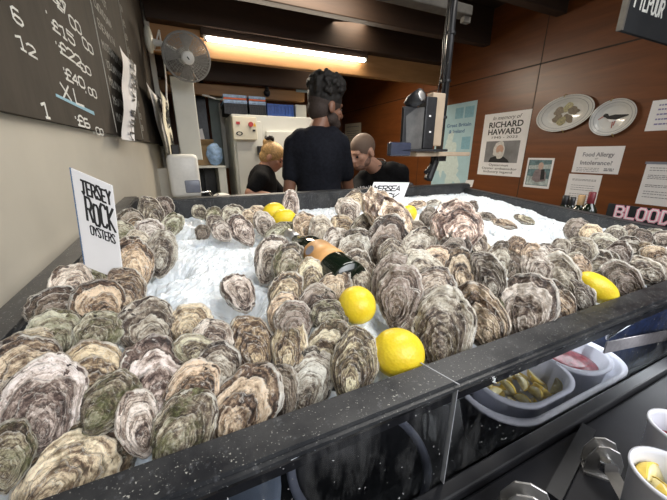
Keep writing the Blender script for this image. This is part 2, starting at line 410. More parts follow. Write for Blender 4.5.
# right wall: veneer sheets with open joints and a picture rail joint
b = B(); box(b, (XR, -.9, 0), (XR+.12, YB, ZC)); struct(obj('wall_right', b, M['panel_wood']))
zj = on_x(560, 59, XR).z
joints = [-.9, on_x(537, 85, XR).y, on_x(424, 85, XR).y, YB]
b = B()
for y in joints[1:-1]: box(b, (XR-.001, y-.003, 0), (XR+.002, y+.004, ZC))
box(b, (XR-.001, -.9, zj-.005), (XR+.002, YB, zj+.006))
struct(obj('trim_1', b, M['beam_dark']))
b = B(); box(b, (-.45, -.9, ZC), (XR+.1, YB+.1, ZC+.1)); struct(obj('ceiling', b, M['ceil']))
def beam(name, y0, y1, z0, z1, m, x0=-.22, x1=XR):
    b = B(); box(b, (x0, y0, z0), (x1, y1, z1), bev=.006); return struct(obj(name, b, m))
YT = 3.0
zt = on_y(284, 49, YT).z
beam('ceiling_beam', YT+.03, YT+.10, on_y(300, 68, YT).z, zt+.06, M['beam_pine'], -.15, XR-.02)
beam('ceiling_beam', YT-.06, YT+.10, zt+.062, ZC, M['beam_dark'], -.15, XR-.02)
beam('ceiling_beam', 2.42, 2.50, zt+.10, ZC, M['beam_dark'])
beam('ceiling_beam', 1.75, 1.83, zt+.13, ZC, M['beam_dark'])
beam('ceiling_beam', 1.05, 1.15, zt+.15, ZC, M['beam_dark'])
beam('ceiling_beam', .35, .43, zt+.15, ZC, M['beam_dark'])
beam('ceiling_beam', 3.40, 3.46, on_y(250, 84, 3.4).z, ZC-.02, M['beam_dark'], -.2, 1.4)
zb = on_y(250, 95, 3.55).z
beam('ceiling_beam', 3.55, 3.63, zb-.03, zb+.075, M['beam_pine'], -.2, 1.28)
b = B()   # rafter that runs back above the crates, and the pale skylight board beside it
box(b, (1.15, 3.10, ZC-.2), (1.22, 3.9, ZC-.05)); struct(obj('ceiling_beam', b, M['beam_dark']))
p0 = on_y(296, 92, 3.5)
b = B(); box(b, (p0.x, 3.48, p0.z), (p0.x+.46, 3.5, p0.z+.24)); struct(obj('trim_2', b, M['grey_panel']))
# wooden corner post and batten at the end of the left wall
b = B(); box(b, (lwx(3.1)-.02, 3.02, 0), (lwx(3.1)+.05, 3.1, ZC)); struct(obj('trim_3', b, M['wall_cream']))

M['ledge'] = plain('ledge_black', (.014, .014, .017), .5, var=.35, scale=12, **{'Specular IOR Level': .25})
# ================================================================== TRAY
T_SL = .062
def rim_z(y): return HC - .262 + T_SL*(y-.2)
XL_IN = lambda y: lwx(y)+.055
tray = thing('oyster_display_counter', 'black market counter with a raised rim holding ice and oysters', 'counter', (.55, .75, 0))
YF0, YF1 = .208, .254                     # front rail, outer and inner edge
XRR, YRR = 1.56, 1.42                    # right and back inner faces
def slab(b, p, q, w_dir, z_lo, th_top=0):
    """vertical board from p to q (xy), thickness vector w_dir, top follows the rim slope"""
    P = [V((p[0], p[1], 0)), V((q[0], q[1], 0)), V((q[0]+w_dir[0], q[1]+w_dir[1], 0)), V((p[0]+w_dir[0], p[1]+w_dir[1], 0))]
    lo = [b.verts.new((v.x, v.y, z_lo)) for v in P]; hi = [b.verts.new((v.x, v.y, rim_z(v.y)+th_top)) for v in P]
    b.faces.new(lo[::-1]); b.faces.new(hi)
    for k in range(4): b.faces.new((lo[k], lo[(k+1) % 4], hi[(k+1) % 4], hi[k]))
    es = [e for e in b.edges if all(v in hi for v in e.verts)]
    bmesh.ops.bevel(b, geom=es, offset=.005, segments=2, affect='EDGES')
b = B(); slab(b, (lwx(.2)+.012, YF0), (2.1, YF0), (0, YF1-YF0), HC-.271); obj('front_rail', b, M['rim'], tray)
b = B(); slab(b, (lwx(.25)+.004, YF1), (lwx(YRR)+.004, YRR), (.050, 0), HC-.33, .026); obj('side_rail', b, M['rim'], tray)
b = B(); slab(b, (XRR, YF1), (XRR-.005, YRR), (.05, 0), HC-.40, -.022); obj('side_rail', b, M['rim'], tray)
b = B(); slab(b, (lwx(YRR)+.012, YRR), (XRR+.045, YRR), (0, .05), HC-.33, .003); obj('back_rail', b, M['rim'], tray)
b = B(); box(b, (-.24, YF1, HC-.348), (XRR, YRR, HC-.335)); obj('tray_bottom', b, M['black_plastic'], tray)
b = B(); box(b, (-.24, .66, 0), (XRR+.04, .70, HC-.345)); obj('cabinet_back', b, M['black_plastic'], tray)
b = B(); box(b, (-.24, .70, 0), (-.20, YRR, HC-.345)); box(b, (XRR, .70, 0), (XRR+.04, YRR, HC-.345)); box(b, (-.24, YRR-.03, 0), (XRR+.04, YRR, HC-.345)); obj('cabinet_side', b, M['black_plastic'], tray)
ZS = HC-.585                                # shelf behind the clear pane
b = B(); box(b, (-.24, YF0+.004, ZS-.03), (2.1, .66, ZS)); obj('shelf', b, M['black_plastic'], tray)
ZL = HC-.425                               # ledge in front of the pane
b = B(); box(b, (-.24, YF0-.018, ZS-.03), (2.1, YF0+.003, ZL), bev=.003); obj('lower_rail', b, M['black_plastic'], tray)
b = B(); box(b, (-.24, -.02, ZL-.035), (2.1, YF0-.019, ZL-.012), bev=.004); obj('ledge', b, M['ledge'], tray)
b = B(); box(b, (-.24, .02, 0), (2.1, .05, ZL-.035)); obj('kick_panel', b, M['black_plastic'], tray)
xs = on_y(456, 400, YF0).x                 # joint in the front
for x0, x1 in ((-.22, xs-.001), (xs+.001, 2.05)):
    b = B(); plate_y = YF0+.004; vs_ = [b.verts.new(q) for q in ((x0, plate_y, ZL+.001), (x1, plate_y, ZL+.001), (x1, plate_y, HC-.2705), (x0, plate_y, HC-.2705))]; b.faces.new(vs_); obj('clear_pane', b, M['pane'], tray)  # clear sheet standing in for a glossy reflecting front
b = B(); box(b, (xs-.0006, YF0-.0006, ZL), (xs+.0006, YF0+.006, HC-.27))
q0 = V((xs, YF0-.001, rim_z(.2)+.0006)); q1 = V((xs-.018, YF1+.001, rim_z(.246)+.0006))
plate_poly(b, [q0, q0+V((.0016, 0, 0)), q1+V((.0016, 0, 0)), q1], V((0, 0, -.001))); obj('joint_sealant', b, M['grey_line'], tray)
# --- folding brackets on the ledge
def bracket(pc, strut=None):
    br = thing('folding_bracket', None, None, pc)
    return br
def steel_bracket(c, ang, h, w, label, strut_to=None):
    t = thing('folding_bracket', label, 'bracket', c, 'steel folding brackets on the ledge')
    ux = V((math.cos(ang), math.sin(ang), 0)); n = V((-ux.y, ux.x, 0)); uz = V((0, 0, 1))
    def pl(o, k=1.0):
        b = B(); P = []
        for (u, z) in ((-w/2, 0), (w/2, 0), (w/2, h*.55), (w*.30, h*.92), (0, h), (-w*.30, h*.92), (-w/2, h*.55)): P.append(V(c)+ux*u*k+uz*z*k+n*o)
        plate_poly(b, P, n*.0025)
        bmesh.ops.bevel(b, geom=list(b.edges), offset=.0007, segments=1, affect='EDGES'); return b
    obj('cheek_plate', pl(-.008), M['steel'], t); obj('cheek_plate', pl(.008), M['steel'], t)
    b = B(); box(b, (-w/2, -.011, -.0), (w/2, .013, .003), Matrix.Translation(c) @ Matrix.Rotation(ang, 4, 'Z')); obj('foot_plate', b, M['steel'], t)
    pc = V(c)+uz*h*.55
    b = B(); tube(b, [pc-n*.015, pc+n*.015], .008, 14); tube(b, [pc-n*.020, pc-n*.0145], .0115, 6); obj('pivot_bolt', b, M['chrome'], t)
    if strut_to:
        o_ = -n*.0125; e = V(strut_to)-o_; d = (e-pc); L = d.length; d.normalize(); vd = (CAM-pc).normalized(); w2 = d.cross(vd).normalized()*.0075
        b = B(); P = [pc+o_+d*(-.008)+w2*.6, pc+o_-d*.003+w2, e+o_+w2, e+o_-w2, pc+o_-d*.003-w2, pc+o_+d*(-.008)-w2*.6]
        plate_poly(b, P, -vd*.003); obj('strut', b, M['steel'], t)
    return t
pz = ZL-.012
c1 = on_z(522, 530, pz); c2 = on_z(598, 472, pz)
steel_bracket(c1, R(-48), .066, .056, 'steel folding bracket at the bottom edge, with a fat bolt and no strut')
steel_bracket(c2, R(-48), .054, .040, 'steel folding bracket with a long flat strut beside the cups', strut_to=on_z(634, 512, pz+.010))
b = B(); e0 = on_z(588, 430, pz); e1 = on_z(552, 500, pz)
d = (e1-e0).normalized(); w2 = V((-d.y, d.x, 0))*.009
plate_poly(b, [e0+w2, e1+w2, e1-w2, e0-w2], V((0, 0, .008))); tag(obj('folded_bar', b, M['black_plastic']), 'flat black bar folded down on the ledge between the two brackets', 'bar')

# --- cups on the ledge
def cup(cen, r, h, label, fill, name='plastic_cup', grp='plastic cups of garnish on the ledge', sx=1.0):
    t = thing(name, label, 'cup', cen, grp); Mx = Matrix.Translation(cen)
    b = B(); lathe(b, [(0, .002), (r*.78, .002), (r*.80, .006), (r*.985, h-.006), (r*1.05, h-.004), (r*1.06, h), (r*.97, h), (r*.93, h-.006), (r*.76, .008), (0, .008)], Mx, 40, sx)
    obj('cup_body', b, M['tub'], t, True)
    return t
def wedge(c, rng, r=.028):
    """a lemon wedge: rind arc, flesh"""
    w = thing('lemon_wedge', None, None, c)
    ang = R(60); n = 8
    Mx = Matrix.Translation(c) @ Matrix.Rotation(rng.uniform(0, 6.28), 4, 'Z') @ Matrix.Rotation(rng.uniform(-.9, .9), 4, 'X') @ Matrix.Rotation(rng.uniform(-.6, .6), 4, 'Y')
    def arc(rad, hh):
        b = B(); rings = []
        for i in range(n+1):
            t_ = -1+2*i/n; rr = rad*math.sqrt(max(.02, 1-t_*t_)); x = t_*hh
            ring = [b.verts.new(Mx @ V((x, 0, 0)))]
            for k in range(6):
                a_ = -ang/2+ang*k/5; ring.append(b.verts.new(Mx @ V((x, rr*math.cos(a_), rr*math.sin(a_)))))
            rings.append(ring)
        for a_, c_ in zip(rings, rings[1:]):
            for k in range(7): b.faces.new((a_[k], a_[(k+1) % 7], c_[(k+1) % 7], c_[k]))
        b.faces.new(rings[0][::-1]); b.faces.new(rings[-1]); return b
    return w, arc(r*.93, r*1.12), arc, Mx, n, ang, r
def add_wedge(c, rng, label, grp, r=.026):
    w, fl, arc, Mx, n, ang, r = wedge(c, rng, r)
    tag(w, label, 'lemon wedge', grp)
    obj('flesh', fl, M['lemon_flesh'], w, True)
    b = B(); rings = []
    for i in range(n+1):
        t_ = -1+2*i/n; x = t_*r*1.2; ring = []
        for rad in (r*.94, r):
            rr = rad*math.sqrt(max(.02, 1-t_*t_))
            for k in range(6):
                kk = k if rad < r*.97 else 5-k
                a_ = -ang/2*1.03+ang*1.03*kk/5; ring.append(b.verts.new(Mx @ V((x, rr*math.cos(a_), rr*math.sin(a_)))))
        rings.append(ring)
    for a_, c_ in zip(rings, rings[1:]):
        for k in range(12): b.faces.new((a_[k], a_[(k+1) % 12], c_[(k+1) % 12], c_[k]))
    b.faces.new(rings[0][::-1]); b.faces.new(rings[-1])
    obj('rind', b, M['lemon_rind'], w, True)
rng = random.Random(5)
ct = on_z(676, 478, HC-.335); ct.z = pz
cup(ct, .036, HC-.335-pz, 'frosted plastic cup of lemon wedges on the ledge by the steel strut', None)
for k, (dx, dy, dz) in enumerate(((-.012, .006, .070), (.010, .012, .074), (.0, -.010, .076), (-.014, -.010, .064), (.014, -.006, .068), (-.004, .014, .066), (.0, .0, .060))):
    add_wedge(ct+V((dx, dy, dz)), rng, 'lemon wedge in the frosted cup on the ledge', 'lemon wedges in the cup', .020)
ct2 = on_z(682, 428, HC-.335); ct2.z = pz
cup(ct2, .030, HC-.335-pz, 'frosted plastic cup of red onion dressing behind the lemon cup', None)
b = B(); lathe(b, [(0, .006), (.021, .006), (.026, .072), (.0, .076)], Matrix.Translation(ct2), 30); tag(obj('red_dressing', b, M['bark_red']), 'red onion dressing filling the frosted cup on the ledge', 'dressing', None, 'stuff')

# --- behind the pane, stand-ins for reflections: bowl, tray, lemon and onion tub, bag
cb_ = V((.20, .335, ZS))
t = thing('black_bowl', 'large black bowl with a grey rim, reflection stand-in behind the clear pane', 'bowl', cb_)
b = B(); lathe(b, [(0, 0), (.08, 0), (.112, .085), (.112, .09), (.10, .088), (.075, .012), (0, .012)], Matrix.Translation(cb_), 48); obj('bowl_body', b, M['black_plastic'], t, True)
b = B(); lathe(b, [(.106, .0905), (.119, .0905), (.121, .095), (.117, .099), (.108, .099), (.106, .0905)], Matrix.Translation(cb_), 56); obj('bowl_rim', b, M['grey_plastic'], t, True)
cg = V((-.055, .345, ZS))
t = thing('grey_dish', 'blue grey round dish with a dark well, reflection stand-in behind the clear pane', 'dish', cg)
b = B(); lathe(b, [(0, 0), (.105, 0), (.118, .10), (.122, .135), (.112, .138), (.035, .132), (.032, .10), (0, .10)], Matrix.Translation(cg), 48); obj('dish_body', b, plain('dish_grey', (.16, .20, .26), .4, var=.2, scale=14), t, True)
b = B(); lathe(b, [(0, .101), (.031, .101), (.0315, .128), (.026, .130), (0, .112)], Matrix.Translation(cg), 32); obj('dish_well', b, M['black_plastic'], t, True)

def round_rect(cx_, cy_, hx, hy, r, n=8):
    out = []
    for (sx, sy, a0) in ((1, 1, 0), (-1, 1, PI/2), (-1, -1, PI), (1, -1, 1.5*PI)):
        for k in range(n+1):
            a_ = a0+PI/2*k/n; out.append((cx_+sx*(hx-r)+r*math.cos(a_), cy_+sy*(hy-r)+r*math.sin(a_)))
    return out
def tub(b, cx_, cy_, hx, hy, z0, z1, th=.004, taper=.82, rr=.05, lip=.006):
    L = []
    for (k, z, g) in ((taper, z0, 0), (1, z1-.006, 0), (1, z1-.006, lip), (1, z1, lip), (1, z1, -th), (taper, z0+th, -th)):
        L.append([b.verts.new((x, y, z)) for x, y in round_rect(cx_, cy_, hx*k+g, hy*k+g, min(rr, hy*k*.95))])
    n = len(L[0])
    for a_, c_ in zip(L, L[1:]):
        for k in range(n): b.faces.new((a_[k], a_[(k+1) % n], c_[(k+1) % n], c_[k]))
    b.faces.new(L[0][::-1]); b.faces.new(L[-1])
tcx, tcy = .635, .312
t = thing('garnish_tub', 'long white frosted tub holding lemon and red onion, reflection stand-in behind the clear pane', 'tub', (tcx, tcy, ZS))
b = B(); tub(b, tcx, tcy, .205, .082, ZS, HC-.442, rr=.08); obj('tub_body', b, M['tub'], t, True)
b = B(); tub(b, tcx-.062, tcy+.004, .100, .068, ZS+.012, HC-.436, .003, .8, .07, .005); obj('lemon_compartment', b, M['tub'], t, True)
b = B(); tub(b, tcx+.112, tcy+.004, .068, .066, ZS+.012, HC-.436, .003, .8, .06, .005); obj('onion_compartment', b, M['tub'], t, True)
k = 0
for iz in range(3):
    for ix in range(5):
        for iy in range(3):
            c = V((tcx-.062+(ix-2)*.032+rng.uniform(-.006, .006), tcy+.004+(iy-1)*.034+rng.uniform(-.008, .008), ZS+.055+iz*.030+(.008 if ix > 1 else 0)))
            if iz < 2 and 0 < ix < 4 and iy == 1: continue
            add_wedge(c, rng, 'lemon wedge in the long white reflection stand-in tub behind the pane', 'lemon wedges in the tub', .017)
b = B(); tub(b, tcx+.108, tcy, .056, .064, ZS+.02, HC-.43, .002, .85, .05, 0)
bmesh.ops.contextual_create(b, geom=[]) if False else None
b2 = B(); lathe(b2, [(0, ZS+.02), (.85, ZS+.02), (1, HC-.462), (.6, HC-.452), (0, HC-.448)], Matrix.Translation((tcx+.112, tcy+.004, 0)) @ Matrix.Diagonal((.058, .056, 1, 1)), 30); b.free()
tag(obj('red_onion', b2, M['bark_red']), 'chopped red onion heaped in the end of the white reflection stand-in tub', 'onion', None, 'stuff')

bg = V((1.15, .36, ZS+.001))
t = thing('navy_bag', 'navy cloth bag with grey straps, reflection stand-in behind the clear pane', 'bag', bg)
b = B(); vs = box(b, (.93, .285, ZS+.001), (1.5, .45, HC-.352), bev=.03)
bmesh.ops.subdivide_edges(b, edges=list(b.edges), cuts=5, use_grid_fill=True)
for v in b.verts: v.co += V((0, 1, .4))*(.010*noise.noise(v.co*14))
obj('bag_body', b, M['navy_cloth'], t, True)
b = B(); s0 = on_y(606, 348, .262); s1 = on_y(667, 348, .262); s1.x += .4; s1.z -= .03
plate_poly(b, [s0+V((0, 0, .014)), s1+V((0, 0, .018)), s1-V((0, 0, .018)), s0-V((0, 0, .014))], V((0, .003, 0))); obj('strap', b, M['strap'], t)
b = B(); s0 = on_y(634, 318, .262); s1 = on_y(667, 306, .262)
plate_poly(b, [s0+V((0, 0, .008)), s1+V((.1, 0, .012)), s1+V((.1, 0, -.014)), s0-V((0, 0, .01))], V((0, .003, 0))); obj('strap', b, M['strap'], t)
s0 = on_y(608, 334, .258); s1 = on_y(630, 320, .258)
b = B(); d = (s1-s0).normalized(); u = V((-d.z, 0, d.x))
tube(b, [s0+u*.008, s1+u*.008, s1-u*.012, s0-u*.012, s0+u*.008], .0028, 8); plate_poly(b, [s0+d*.005+u*.003, s1-d*.004+u*.003, s1-d*.004-u*.010, s0+d*.005-u*.010], V((0, .002, 0))); obj('buckle', b, M['chrome'], t)

# ================================================================== ICE
def gss(x, y, cx_, cy_, sx, sy): return math.exp(-((x-cx_)/sx)**2-((y-cy_)/sy)**2)
def pile(x, y):                            # top surface the oysters lie on
    z = HC-.268+.042*(y-.25)
    z += .085*gss(x, y, .66, .62, .24, .26)
    z += .020*gss(x, y, .45, .40, .18, .16)
    z += .030*gss(x, y, 1.15, 1.15, .35, .30)
    z += .040*gss(x, y, 1.25, .50, .25, .30)
    z += .015*gss(x, y, 1.45, .9, .2, .5)
    z += .035*gss(x, y, -.17, .75, .10, .45)
    z += .012*gss(x, y, .0, .30, .2, .10)
    return z
def hit(px, py, lift=0.0):
    r = ray(px, py); t = .15
    while t < 3:
        p = CAM+r*t
        if p.z <= pile(p.x, p.y)+lift: break
        t += .003
    return CAM+r*t
OY = []    # filled before the ice so the ice can sink under them
OYSTERS = '''163 208 25 20 85 d|dark oyster against the back rim at the far end of the left row
152 214 34 22 105 g|long grey oyster standing in front of the dark one at the far left
173 224 24 20 80 m|moss green oyster at the ice edge, at the far end of the left row
131 221 28 24 140 d|dark curved oyster against the left rim just past the rock oysters sign
137 228 24 19 120 t|small brown oyster tucked under a dark curved shell by the left rim
121 234 27 24 100 m|dark green oyster right beside the edge of the tall white sign
149 231 26 28 110 p|pale flat oyster in the middle of the far left heap
162 252 42 28 80 g|grey oyster leaning down onto the ice at the inner side of the left row
139 246 30 25 90 g|grey ridged oyster in the left row behind the tan broad one
132 263 48 40 100 t|broad tan oyster halfway along the left row, beside open ice
105 247 24 27 100 g|small grey oyster at the foot of the tall white sign
102 262 28 32 110 d|dark ridged oyster just in front of the tall white sign
96 276 24 24 70 m|small greenish pale rimmed oyster between larger ones on the left
126 291 44 37 110 t|tan oyster with a dark hollow at the near left corner of the open ice
72 284 38 38 120 p|pale oyster close to the left rim, below the tall white sign
99 303 47 45 110 t|round pale tan oyster in the middle of the left heap
56 307 38 46 110 d|wide brown grey oyster nudging the left rim
54 334 44 46 115 m|wide mossy oyster against the left rim under a brown one
35 348 38 42 110 y|yellow green oyster wedged between the left rim and two large shells
100 331 40 42 80 m|green oyster with a white patch above the large tan one on the left
94 375 70 60 75 t|large tan ridged oyster in the left foreground
22 372 66 66 135 t|tan oyster cut by the left edge of the view
43 402 86 68 98 p|large purple grey oyster in the left foreground, upright
149 326 52 54 100 g|broad grey oyster bordering the ice in the left foreground
155 380 86 66 108 p|very large pale purple oyster in the middle of the left foreground
112 400 64 50 60 m|mossy green oyster squeezed beside the very large pale purple one
138 420 56 38 110 p|grey purple oyster just above the creamy one at the front rim
82 464 128 82 42 y|biggest creamy oyster lying aslant at the near left corner
6 452 60 44 90 m|dark green oyster at the lowest left edge
8 405 50 40 100 d|dark oyster half hidden at the left edge beneath the purple grey one
190 323 38 43 78 t|brown oyster with a pointed corner bordering the open ice
214 337 34 38 80 p|white topped oyster bordering the open ice
193 348 28 36 100 m|bright moss covered oyster under the white topped one
216 369 48 46 95 g|grey ringed oyster standing in the gap behind the front row
194 388 50 50 108 t|tan oyster with a white lip behind the olive one
186 426 80 60 62 m|olive oyster with a yellow green edge at the front rim
248 401 84 66 66 t|large cream and tan oyster with a white edge at the front rim
251 344 54 46 108 t|brown oyster with a dark spot bordering the open ice in the front row
282 392 54 34 100 d|narrow dark oyster slotted between two large ones at the front rim
238 290 40 31 122 p .8|single oyster lying alone on the open ice
286 293 44 34 75 y|frilly cream oyster at the far end of the middle column by the ice
284 312 38 33 85 t|cream and brown frilly oyster second in the middle column
294 321 40 38 78 d|dark edged oyster third in the middle column
290 345 54 36 84 y|golden tan upright oyster in the middle column
312 279 40 33 80 y|white frilled tan oyster right below the bottle
334 287 36 30 60 t|tan oyster touching the bottle's lower end
317 304 38 38 110 d|dark striped oyster between the bottle and the flat green one
330 316 30 38 75 m|flat green oyster beside the upright lemon
330 344 50 44 70 y|pale yellow green oyster behind the streaked one
355 363 68 47 82 y|pale streaked yellowish oyster beside the front lemon
309 380 66 52 80 g|grey brown oyster at the middle of the front rim
273 256 44 34 75 g|grey oyster with a sharp hinge on the ice beside the bottle
290 266 46 36 85 m|greenish grey oyster leaning against the bottle
307 229 32 27 120 t|brown rounded oyster behind the bottle neck
322 232 32 25 100 g|grey rounded oyster between the bottle and the middle heap
291 205 28 16 88 p|slim upright oyster on the back rim beside two lemons
264 223 25 20 95 g|grey oyster just left of the nearer back lemon
280 231 28 17 30 m|dark wedge shaped oyster under the two back lemons
199 212 17 14 150 g|small oyster at the left end of the far ice row
203 232 15 15 60 d|tiny dark oyster lying in front of the far ice row
214 216 20 17 100 m|small green oyster in the far ice row
216 224 20 18 120 g|small grey oyster under the green one in the far ice row
221 231 23 19 140 g|small oyster tipped onto the ice in front of the far ice row
233 215 25 23 70 g|grey oyster against the back rim in the middle of the far ice row
241 229 31 23 120 p|drop shaped pale oyster pointing onto the ice from the far ice row
249 219 21 16 100 t|small tan oyster behind the drop shaped pale one
258 213 16 18 90 t|small tan oyster next to the further back lemon
343 227 26 24 100 t|tan edged oyster on the left flank of the middle heap
348 210 27 24 110 g|white speckled oyster near the top of the middle heap
355 201 21 24 95 t|tan oyster at the back crest of the middle heap
364 230 32 26 90 g|grey oyster tucked under the left side of the giant one
389 216 62 38 133 w .49|giant pinkish oyster rising across the back rim
387 242 54 42 85 d|brown ridged oyster leaning below the giant pinkish one
393 256 30 30 80 g|grey frilled oyster under the brown ridged one
336 247 38 31 100 g|grey frilly oyster just right of the bottle's shoulder
355 249 42 38 90 g|grey ridged oyster in the middle of the heap right of the bottle
358 273 46 37 98 g|grey oyster right of the bottle's orange label
392 277 48 38 70 d|dark purple brown oyster above the layered one
400 293 56 44 75 d|layered grey oyster with many dark rings right of the upright lemon
408 313 48 35 72 d|dark hollow oyster between the layered one and the largest pale one
423 273 48 40 110 g|pale grey green oyster behind the largest pale one
434 288 40 40 85 p|pale oyster peeping over the largest pale one
442 327 78 58 96 g|largest pale grey oyster at the right end of the front row
479 315 66 48 112 t|brown grey oyster leaning beside the largest pale one
460 269 42 30 95 t|round topped tan oyster in the centre of the right heap
488 275 46 32 110 g|grey oyster in the right heap behind a green base shell
493 297 38 30 110 m|green grey oyster low between two big ones on the right
526 305 64 52 92 p|big white blotched oyster at the right part of the front rim
552 302 48 38 120 t|tan edged oyster behind the white blotched one at the rim
539 266 38 34 90 g|grey green oyster above the white blotched one
562 279 54 32 112 g|tall ragged grey oyster left of the lemon at the right
577 291 42 26 110 g|grey oyster pressed against the lemon at the right
514 264 40 21 80 d|narrow dark oyster standing upright in the right heap
500 263 40 28 90 g|slate grey oyster left of the narrow dark one
483 255 25 22 100 t|small brown rimmed oyster under the huge pinkish one
457 225 46 50 108 w .25|huge pinkish grey oyster on top of the right heap
455 247 30 30 80 d|dark grey oyster under the huge pinkish one
473 241 34 26 110 p|pinkish narrow oyster attached below the huge one
419 245 36 32 60 g|grey oyster between the giant and the huge pinkish ones
437 256 25 28 95 t|tan oyster beneath the huge pinkish one, on its left
432 267 32 18 130 p|white lipped narrow oyster above the pale grey green one
428 217 22 16 70 d|dark brown oyster just left of the huge pinkish one
415 231 22 20 90 d|small dark oyster beside the back lemon slice
417 205 20 12 15 t .7|small brown oyster lying flat by the back rim behind the lemon slice
434 203 16 10 10 g .7|small flat grey oyster by the back rim near the sign
470 209 18 14 70 d|little dark oyster peeping out behind the huge pinkish one
485 216 21 11 170 g .7|grey oyster lying flat on the white ice near the back corner
502 223 26 12 163 t .7|brown oyster lying flat on the white ice
523 219 21 12 160 m .7|greenish oyster lying alone on the ice by the right rim
517 246 20 18 90 t|small brown oyster at the edge of the white ice
531 252 20 18 100 t|small tan oyster next along the edge of the white ice
546 252 20 18 80 d|small dark oyster by the tip of the white ice
557 260 24 21 100 g|small grey oyster where the white ice ends
577 230 24 22 90 d|dark oyster by the right rim at the back of the far right heap
591 234 21 19 80 t|round brown edged oyster by the right rim, next to the dark one
581 250 27 26 90 g|grey oyster facing the white ice in the far right heap
603 245 26 24 95 g|grey hollow oyster in the middle of the far right heap
617 256 28 21 80 p|pale oyster standing in the middle of the far right heap
615 234 18 17 95 g|small grey oyster along the right rim behind the pale standing one
630 233 17 16 90 p|small pale oyster along the right rim below the black sign
628 246 26 20 145 p|pale slanting oyster in the far right heap
642 238 19 17 100 d|small dark oyster along the right rim below the sign's lettering
653 237 18 17 95 g|small grey oyster along the right rim near the picture's edge
664 238 17 18 90 p|pale oyster cut by the right edge against the rim
598 266 31 27 90 g|grey oyster directly above the lemon at the right
579 270 28 20 90 t|tan oyster hidden behind the lemon at the right
620 279 42 30 130 d|long brown oyster lying right of the lemon at the right
642 270 38 26 138 p|long pale oyster aslant near the right end of the front rim
655 255 28 18 150 t|tan streaked oyster at the right edge of the far right heap
658 265 28 25 100 p|white crusted oyster at the right edge of the view
573 262 20 20 95 g|small grey oyster left of the tan one behind the lemon
645 252 22 20 120 t|small tan oyster in the far right heap beside the white crusted one
664 282 26 24 110 g|grey oyster at the right edge right on the front rim
606 262 24 22 80 g|small ridged grey oyster behind the long brown one
560 248 20 18 95 g|small grey oyster on the ice left of the far right heap'''
